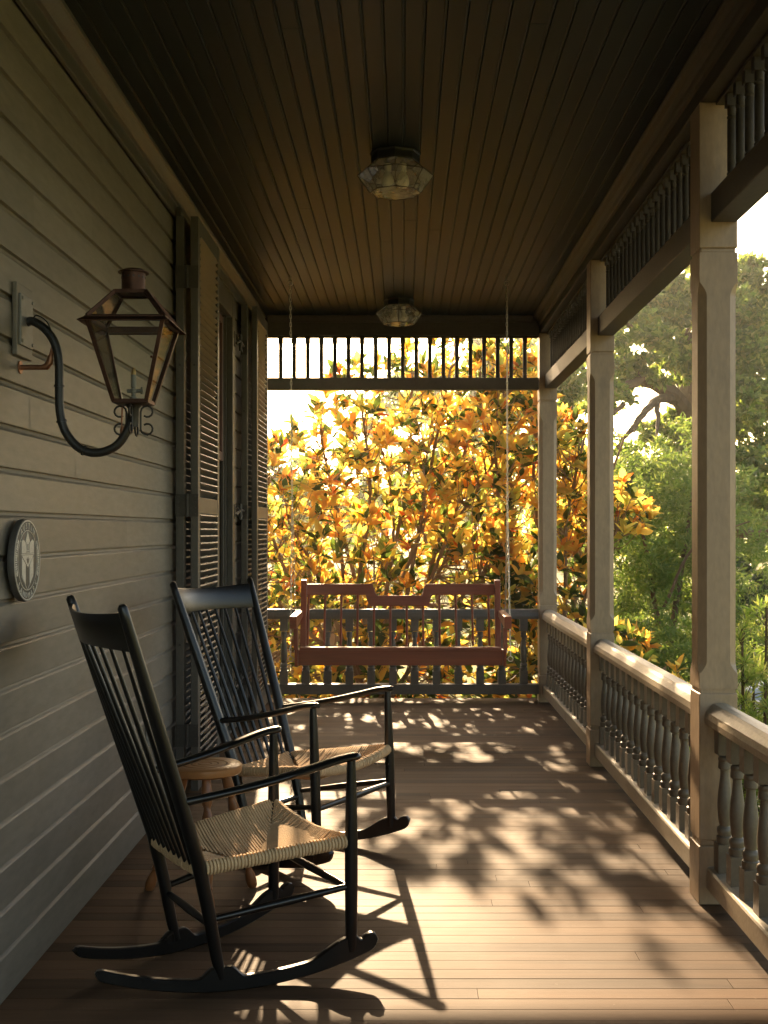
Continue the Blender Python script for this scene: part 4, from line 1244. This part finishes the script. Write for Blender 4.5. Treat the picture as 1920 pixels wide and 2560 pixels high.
oak_blobs = [blob(1590, 930, 22, .6, 1.2, .35, 600), blob(1660, 1100, 23, .8, 1.2, .35, 900), blob(1700, 800, 24, .9, 1.2, .5, 1000), blob(1540, 760, 24, 1.0, 1.2, .5, 1100), blob(1860, 880, 22.5, .6, 1, .5, 700), blob(1900, 1490, 24, .9, 1.0, .5, 1300), blob(1870, 1400, 24, .8, 1.0, .4, 900), blob(1650, 1330, 24, 1.2, 1.2, .6, 1500), blob(1560, 1420, 24, 1.2, 1.2, .6, 1300), blob(1660, 1500, 24, 1.2, 1.2, .6, 1300), blob(1840, 800, 23, .7, 1.2, .6, 1200), blob(1890, 690, 24, .7, 1.2, .4, 900), blob(1850, 1000, 22, .6, 1.2, .5, 1100), blob(1880, 1180, 22, .7, 1.2, .5, 1100), blob(1600, 1230, 23, 1.2, 1.2, .5, 1500), blob(1700, 1060, 23.5, .5, 1, .4, 700), blob(1450, 1250, 23, 1.2, 1.2, .7, 1200), blob(1880, 960, 23, .7, 1.2, .6, 1500), blob(1860, 1320, 22, .6, 1.0, .4, 700), blob(1900, 860, 24, .8, 1.2, .6, 1300), blob(1880, 760, 24, 1.1, 1.6, .9, 2600), blob(1800, 860, 24, 1.0, 1.6, .8, 1800), blob(1640, 760, 23.5, 1.3, 1.5, .7, 2600), blob(1540, 850, 22, 1.2, 1.4, .65, 2400), blob(1420, 930, 21, 1.1, 1.3, .5, 1300), blob(1470, 1000, 21, .8, 1.2, .3, 500), blob(1950, 980, 24, 1.0, 1.5, .9, 1700), blob(1870, 1090, 23, .7, 1.3, .8, 1700),
             blob(1900, 1240, 23, .9, 1.4, .6, 1800), blob(1700, 900, 23, .7, 1.2, .5, 900), blob(1330, 1000, 21, .9, 1.2, .5, 600), blob(1560, 1180, 22, 1.3, 1.5, .6, 1700), blob(1680, 1190, 23, .9, 1.5, .6, 1500), blob(1440, 1120, 22, 1.0, 1.4, .6, 1000), blob(1880, 1420, 23, 1.0, 1.2, .4, 700), blob(1700, 690, 24, .8, 1.2, .4, 900)]
tree('live_oak_tree', (OB[0], 24, GZ), oak_limbs, oak_blobs, 'oak', 'big live oak with crooked dark limbs beyond the side posts', 'tree', (.11, .19), .5, 1.55, 3, .6)
# feathery green shrub mass between the two nearer posts
tree('willowy_shrub', (3.1, 14.2, GZ), [([(3.1, 14.2, GZ), (3.0, 14.1, .6), (2.7, 14, 2.0)], .05, .015), ([(3.1, 14.2, GZ), (3.3, 14.1, .8), (3.5, 14, 2.2)], .05, .015), ([(3.0, 13.6, .5), (3.3, 13.4, 1.2), (3.9, 13.3, 1.5)], .02, .008)],
     [((3.1, 14.3, 1.5), (.95, .8, 1.0), 6500), ((3.7, 14.4, 1.2), (.8, .8, 1.1), 3500), ((3.2, 14.0, .2), (1.2, .7, .8), 4500), ((3.0, 12.9, -.2), (.8, .5, .5), 3000), ((3.6, 14.4, 1.3), (.8, .8, 1.1), 2400), ((3.2, 14.0, .2), (1.1, .7, .8), 2600), ((3.5, 14.5, 2.4), (.6, .7, .6), 900), ((2.5, 14.6, 2.2), (.6, .6, .5), 700)],
     'green', 'feathery green shrub with narrow leaves between the two nearer posts', 'shrub', (.07, .12), .26, 1.0, 3, .4)
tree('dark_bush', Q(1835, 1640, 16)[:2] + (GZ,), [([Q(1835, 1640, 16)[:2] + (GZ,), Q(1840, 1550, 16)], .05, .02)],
     [blob(1830, 1490, 16, .5, .6, .45, 1600), blob(1850, 1590, 16, .6, .6, .4, 1500), blob(1820, 1420, 16.5, .35, .5, .3, 700)], 'darkleaf', 'dark bush behind the nearest post', 'bush', (.07, .12), .45)
# podocarpus at the right edge: stems with whorls of strap leaves
def podocarpus():
    base = (1.86, 6.3, GZ); r = empty('podocarpus_shrub', base, 0, 'lime green podocarpus shrub with strap leaves right of the nearest post', 'shrub')
    t = MB(); pos, T, N_, sz = [], [], [], []
    rg = np.random.default_rng(8)
    stems = [(-.32, .0, .95), (-.22, -.15, 1.2), (-.1, .1, 1.5), (.05, -.1, 1.75), (.2, .15, 1.6), (.35, 0, 1.3), (-.15, .3, 1.05), (.1, .3, 1.4), (-.3, .2, .8), (0, -.25, 1.25), (.28, -.2, 1.5), (-.36, -.12, 1.02), (-.05, .0, 1.62), (.4, .2, 1.7)]
    for (x, y, z) in stems:
        p = spline([Vector((x * .15, y * .15, -.05)), Vector((x * .8, y * .8, z * .5)), Vector((x, y, z))], 8); n_ = len(p)
        t.tube(p, [.016 * (1 - .8 * i / n_) + .002 for i in range(n_)], 6)
        for i in range(5, n_):
            br = 3 if i < n_ - 1 else 1
            for _ in range(br):
                d_ = rg.normal(size=3) * .7 + np.array([0, 0, .9]); d_ /= np.linalg.norm(d_)
                L_ = rg.uniform(.05, .2) if br > 1 else .02
                e = np.array(p[i]) + d_ * L_
                t.tube([p[i], Vector(e)], [.003, .0015], 4, cap=False)
                h = np.array([1, .2, .3]); u = np.cross(d_, h); u /= np.linalg.norm(u); w = np.cross(d_, u)
                for k in range(22):
                    an = k * 2.4; el = .25 + 1.1 * k / 22
                    dr = d_ * math.sin(el) + (u * math.cos(an) + w * math.sin(an)) * math.cos(el)
                    pos.append(e - d_ * (.06 - .06 * k / 22)); T.append(dr); N_.append(d_ + rg.normal(size=3) * .2); sz.append(rg.uniform(.045, .08))
    t.build('trunk', M['bark'], r); sz = np.array(sz)
    leaves_mesh('crown', M['lime'], r, np.array(pos), np.array(T), np.array(N_), sz, sz * .16, .1, .12, 3)
podocarpus()

# far trees, hedges and garden plants seen under and through the magnolia
tree('hazy_tree', Q(700, 1400, 38)[:2] + (GZ,), [([Q(700, 1400, 38)[:2] + (GZ,), Q(705, 1300, 38), Q(700, 1200, 38)], .2, .08)],
     [blob(690, 1180, 38, 1.3, 1.5, 1.1, 2200), blob(760, 1230, 38, 1.3, 1.5, 1.0, 1800), blob(640, 1210, 38, 1.2, 1.5, 1.2, 1500)], 'oak', 'hazy grey tree far behind the magnolia beside the house', 'tree', (.14, .24), .5, group='far garden trees')
tree('distant_tree', Q(960, 1400, 52)[:2] + (GZ,), [([Q(960, 1400, 52)[:2] + (GZ,), Q(960, 1250, 52)], .25, .1)],
     [blob(930, 1250, 52, 2.0, 2, 1.3, 1800), blob(1010, 1210, 52, 1.8, 2, 1.4, 1800), blob(870, 1280, 52, 1.6, 2, .8, 1000)], 'oak', 'distant rounded tree glimpsed through the middle of the magnolia', 'tree', (.2, .32), .5, group='far garden trees')
tree('distant_tree', Q(1180, 1400, 45)[:2] + (GZ,), [([Q(1180, 1400, 45)[:2] + (GZ,), Q(1190, 1150, 45)], .25, .1)],
     [blob(1180, 1120, 45, 2.0, 2, 1.8, 2200), blob(1280, 1060, 45, 2.2, 2, 2.2, 2600), blob(1120, 1220, 45, 1.6, 2, .9, 1200), blob(1350, 1000, 44, 1.8, 2, 1.8, 1800), blob(1180, 950, 45, 1.9, 2, 1.5, 2000), blob(1290, 900, 45, 2.1, 2, 1.6, 2200), blob(1080, 1030, 45, 1.6, 2, 1.3, 1500), blob(1000, 1000, 46, 1.6, 2, 1.4, 1500), blob(930, 1090, 46, 1.3, 2, 1.0, 1100), blob(1380, 870, 44, 1.6, 2, 1.2, 1300)], 'oak', 'distant tall tree glimpsed behind the far corner post', 'tree', (.2, .32), .5, group='far garden trees')
tree('garden_hedge', (0, 22, GZ), None, [((x, 22 + .4 * math.sin(x * 3), GZ + .35), (.8, .6, .5), 620) for x in np.arange(-4.4, 6.2, .9)], 'lime', 'low clipped hedge far behind the magnolia stems', 'hedge', (.09, .15), .45)
tree('treeline', (6, 66, GZ), None, [((x, 66 + 3 * math.sin(x), 1.2 + 1.3 * math.sin(x * .37) ** 2), (5, 3, 2.4), 900) for x in np.arange(-24, 60, 4.0)], 'oak', 'far row of trees closing the garden', 'trees', (.4, .7), .5)
bpy.data.objects['treeline']['kind'] = 'stuff'


# clump of arching grass at the left
def grass_clump(loc, n_, L_, label, rad=.25, name='ornamental_grass', seed=3):
    rg = np.random.default_rng(seed)
    pos = np.c_[rg.normal(size=(n_, 2)) * rad * .5, np.zeros(n_)]; az = rg.uniform(0, 6.28, n_); el = rg.uniform(.5, 1.45, n_)
    T = np.c_[np.cos(az) * np.cos(el), np.sin(az) * np.cos(el), np.sin(el)]; N_ = np.c_[-np.cos(az) * np.sin(el), -np.sin(az) * np.sin(el), np.cos(el)]
    s_ = rg.uniform(.6, 1, n_) * L_
    o = leaves_mesh(name, M['grassleaf'], None, pos, T, N_, s_, np.full(n_, .016) * (L_ / .8) ** .5, .1, .5, 6, shape=np.array([.8, 1, .9, .7, .4, .05]))
    o.location = loc; tag(o, label, 'plant'); return o


grass_clump(Q(690, 1430, 17)[:2] + (GZ + .45,), 420, 1.5, 'arching ornamental grass beside the house corner behind the magnolia', .3)
gpt = []
# ground cover along the open side of the porch
n_ = 5200
px_ = RNG.uniform(1.35, 2.45, n_); py_ = RNG.uniform(1.0, 12.0, n_)
az = RNG.uniform(0, 6.28, n_); el = RNG.uniform(.6, 1.5, n_)
T = np.c_[np.cos(az) * np.cos(el), np.sin(az) * np.cos(el), np.sin(el)]; N_ = np.c_[-np.cos(az) * np.sin(el), -np.sin(az) * np.sin(el), np.cos(el)]
s_ = RNG.uniform(.25, .5, n_)
gc = leaves_mesh('ground_cover', M['grassleaf'], None, np.c_[px_, py_, np.full(n_, GZ)], T, N_, s_, np.full(n_, .014), .1, .4, 5, shape=np.array([.8, 1, .8, .5, .05]))
tag(gc, 'strappy green ground cover along the porch side', 'ground cover', kind='stuff')

# picket fence section glimpsed at the far left
fc = empty('picket_fence', (-1.6, 15.2, GZ), 0, 'brown wooden picket fence glimpsed under the far railing by the house', 'fence')
for k in range(18):
    x = (k - 9) * .1; h = .96
    pk = MB().prism([(-.043, 0), (.043, 0), (.043, h - .04), (.03, h - .012), (.012, h), (-.012, h), (-.03, h - .012), (-.043, h - .04)], lambda a, c: (x + a, -.012, c), lambda a, c: (x + a, .012, c))
    pk.r = [random.random()] * len(pk.v)
    pk.build('picket', M['fence'], fc)
MB().box(-.95, .87, .0125, .05, .25, .33).box(-.95, .87, .0125, .05, .7, .78).build('fence_rail', M['fence'], fc)

# parked car beyond the driveway shrubs
car = empty('parked_car', (4.85, 10.6, GZ + .03), math.radians(45), 'pale silver parked car glimpsed through the lime green shrub right of the nearest post', 'car')
prf = [(-2.1, .32), (-2.15, .6), (-2.05, .82), (-1.35, .93), (-.75, 1.38), (.55, 1.42), (1.35, 1.0), (2.05, .92), (2.15, .62), (2.12, .32)]
def carbody(y, k=1.0): return lambda a, c: (a, y * (1 - .16 * max(0, (c - .9) / .5)), c)
MB().prism(prf, carbody(-.86), carbody(.86)).build('body', M['carpaint'], car, bevel=.06, seg=3)
MB().prism([(-1.22, .97), (-.7, 1.33), (.5, 1.36), (1.18, 1.01)], lambda a, c: (a, -.87 * (1 - .16 * max(0, (c - .9) / .5)), c), lambda a, c: (a, .87 * (1 - .16 * max(0, (c - .9) / .5)), c)).build('window', M['pane'], car)
for wx in (-1.3, 1.3):
    for wy in (-.8, .8):
        m = Matrix.Translation((wx, wy, .32)) @ Matrix.Rotation(math.radians(90), 4, 'X')
        wo = MB().lathe([(.2, -.1), (.3, -.1), (.32, -.07), (.32, .07), (.3, .1), (.2, .1)], 0, 0, 24, m=m).build('wheel', M['rubber'], car)
        MB().lathe([(.2, -.09), (.08, -.104), (.03, -.104)] , 0, 0, 16, m=m).build('rim', M['rim'], wo)
        MB().lathe([(.2, .09), (.08, .104), (.03, .104)], 0, 0, 16, m=m).build('rim', M['rim'], wo)
for wy in (-.6, .6): MB().box(-2.16, -2.1, wy - .16, wy + .16, .62, .74).build('headlight', M['bulb'], car, bevel=.02)

hz, nt, out = mat('haze_air')
vol = nt.nodes.new('ShaderNodeVolumePrincipled'); vol.inputs['Color'].default_value = (.95, .93, .88, 1); vol.inputs['Density'].default_value = .001; vol.inputs['Anisotropy'].default_value = .78
nt.links.new(vol.outputs[0], out.inputs['Volume'])
tag(MB().box(-410, 410, -410, 430, GZ - 1.2, 14).build('haze', hz), 'thin golden haze in the garden air', kind='stuff')

# ---------------------------------------------------------------- light, sky, camera
SUN_EL, SUN_AZ = math.radians(22.0), math.radians(-5.5)
w = bpy.data.worlds.new('World'); S.world = w; w.use_nodes = True
nt = w.node_tree; bg = nt.nodes['Background']
tint = nt.nodes.new('ShaderNodeMix'); tint.data_type = 'RGBA'; tint.blend_type = 'MULTIPLY'; tint.inputs[0].default_value = 1; tint.inputs[7].default_value = (1, .89, .73, 1)
sky = nt.nodes.new('ShaderNodeTexSky'); sky.sky_type = 'NISHITA'; sky.sun_disc = False
sky.sun_elevation = SUN_EL; sky.sun_rotation = SUN_AZ; sky.air_density = 1.0; sky.dust_density = 2.5; sky.ozone_density = 1.0
nt.links.new(sky.outputs[0], tint.inputs[6])
nt.links.new(tint.outputs[2], bg.inputs[0]); bg.inputs[1].default_value = .12
sl = bpy.data.lights.new('sun', 'SUN'); sl.energy = 4.3; sl.angle = math.radians(.53); sl.color = (1, .72, .43)
so = bpy.data.objects.new('sun', sl); COL.objects.link(so)
sd = Vector((math.sin(SUN_AZ) * math.cos(SUN_EL), math.cos(SUN_AZ) * math.cos(SUN_EL), math.sin(SUN_EL)))
so.rotation_euler = sd.to_track_quat('Z', 'Y').to_euler()

cam = bpy.data.cameras.new('camera'); co = bpy.data.objects.new('camera', cam); COL.objects.link(co)
co.location = (0, 0, HC); co.rotation_euler = (math.radians(90), 0, 0)
cam.sensor_width = 36; cam.sensor_fit = 'AUTO'; cam.lens = 36 * F / 2560
cam.shift_x = (960 - CX) / 2560; cam.shift_y = (CY - 1280) / 2560
cam.clip_start = .05; cam.clip_end = 1500
S.camera = co
S.view_settings.view_transform = 'Standard'; S.view_settings.look = 'None'; S.view_settings.gamma = 1.0; S.view_settings.use_curve_mapping = False
S.view_settings.exposure = 2.1
S.cycles.max_bounces = 10; S.cycles.diffuse_bounces = 6; S.cycles.glossy_bounces = 4; S.cycles.transmission_bounces = 6; S.cycles.transparent_max_bounces = 12
S.cycles.use_denoising = True; S.cycles.sample_clamp_indirect = 8.0
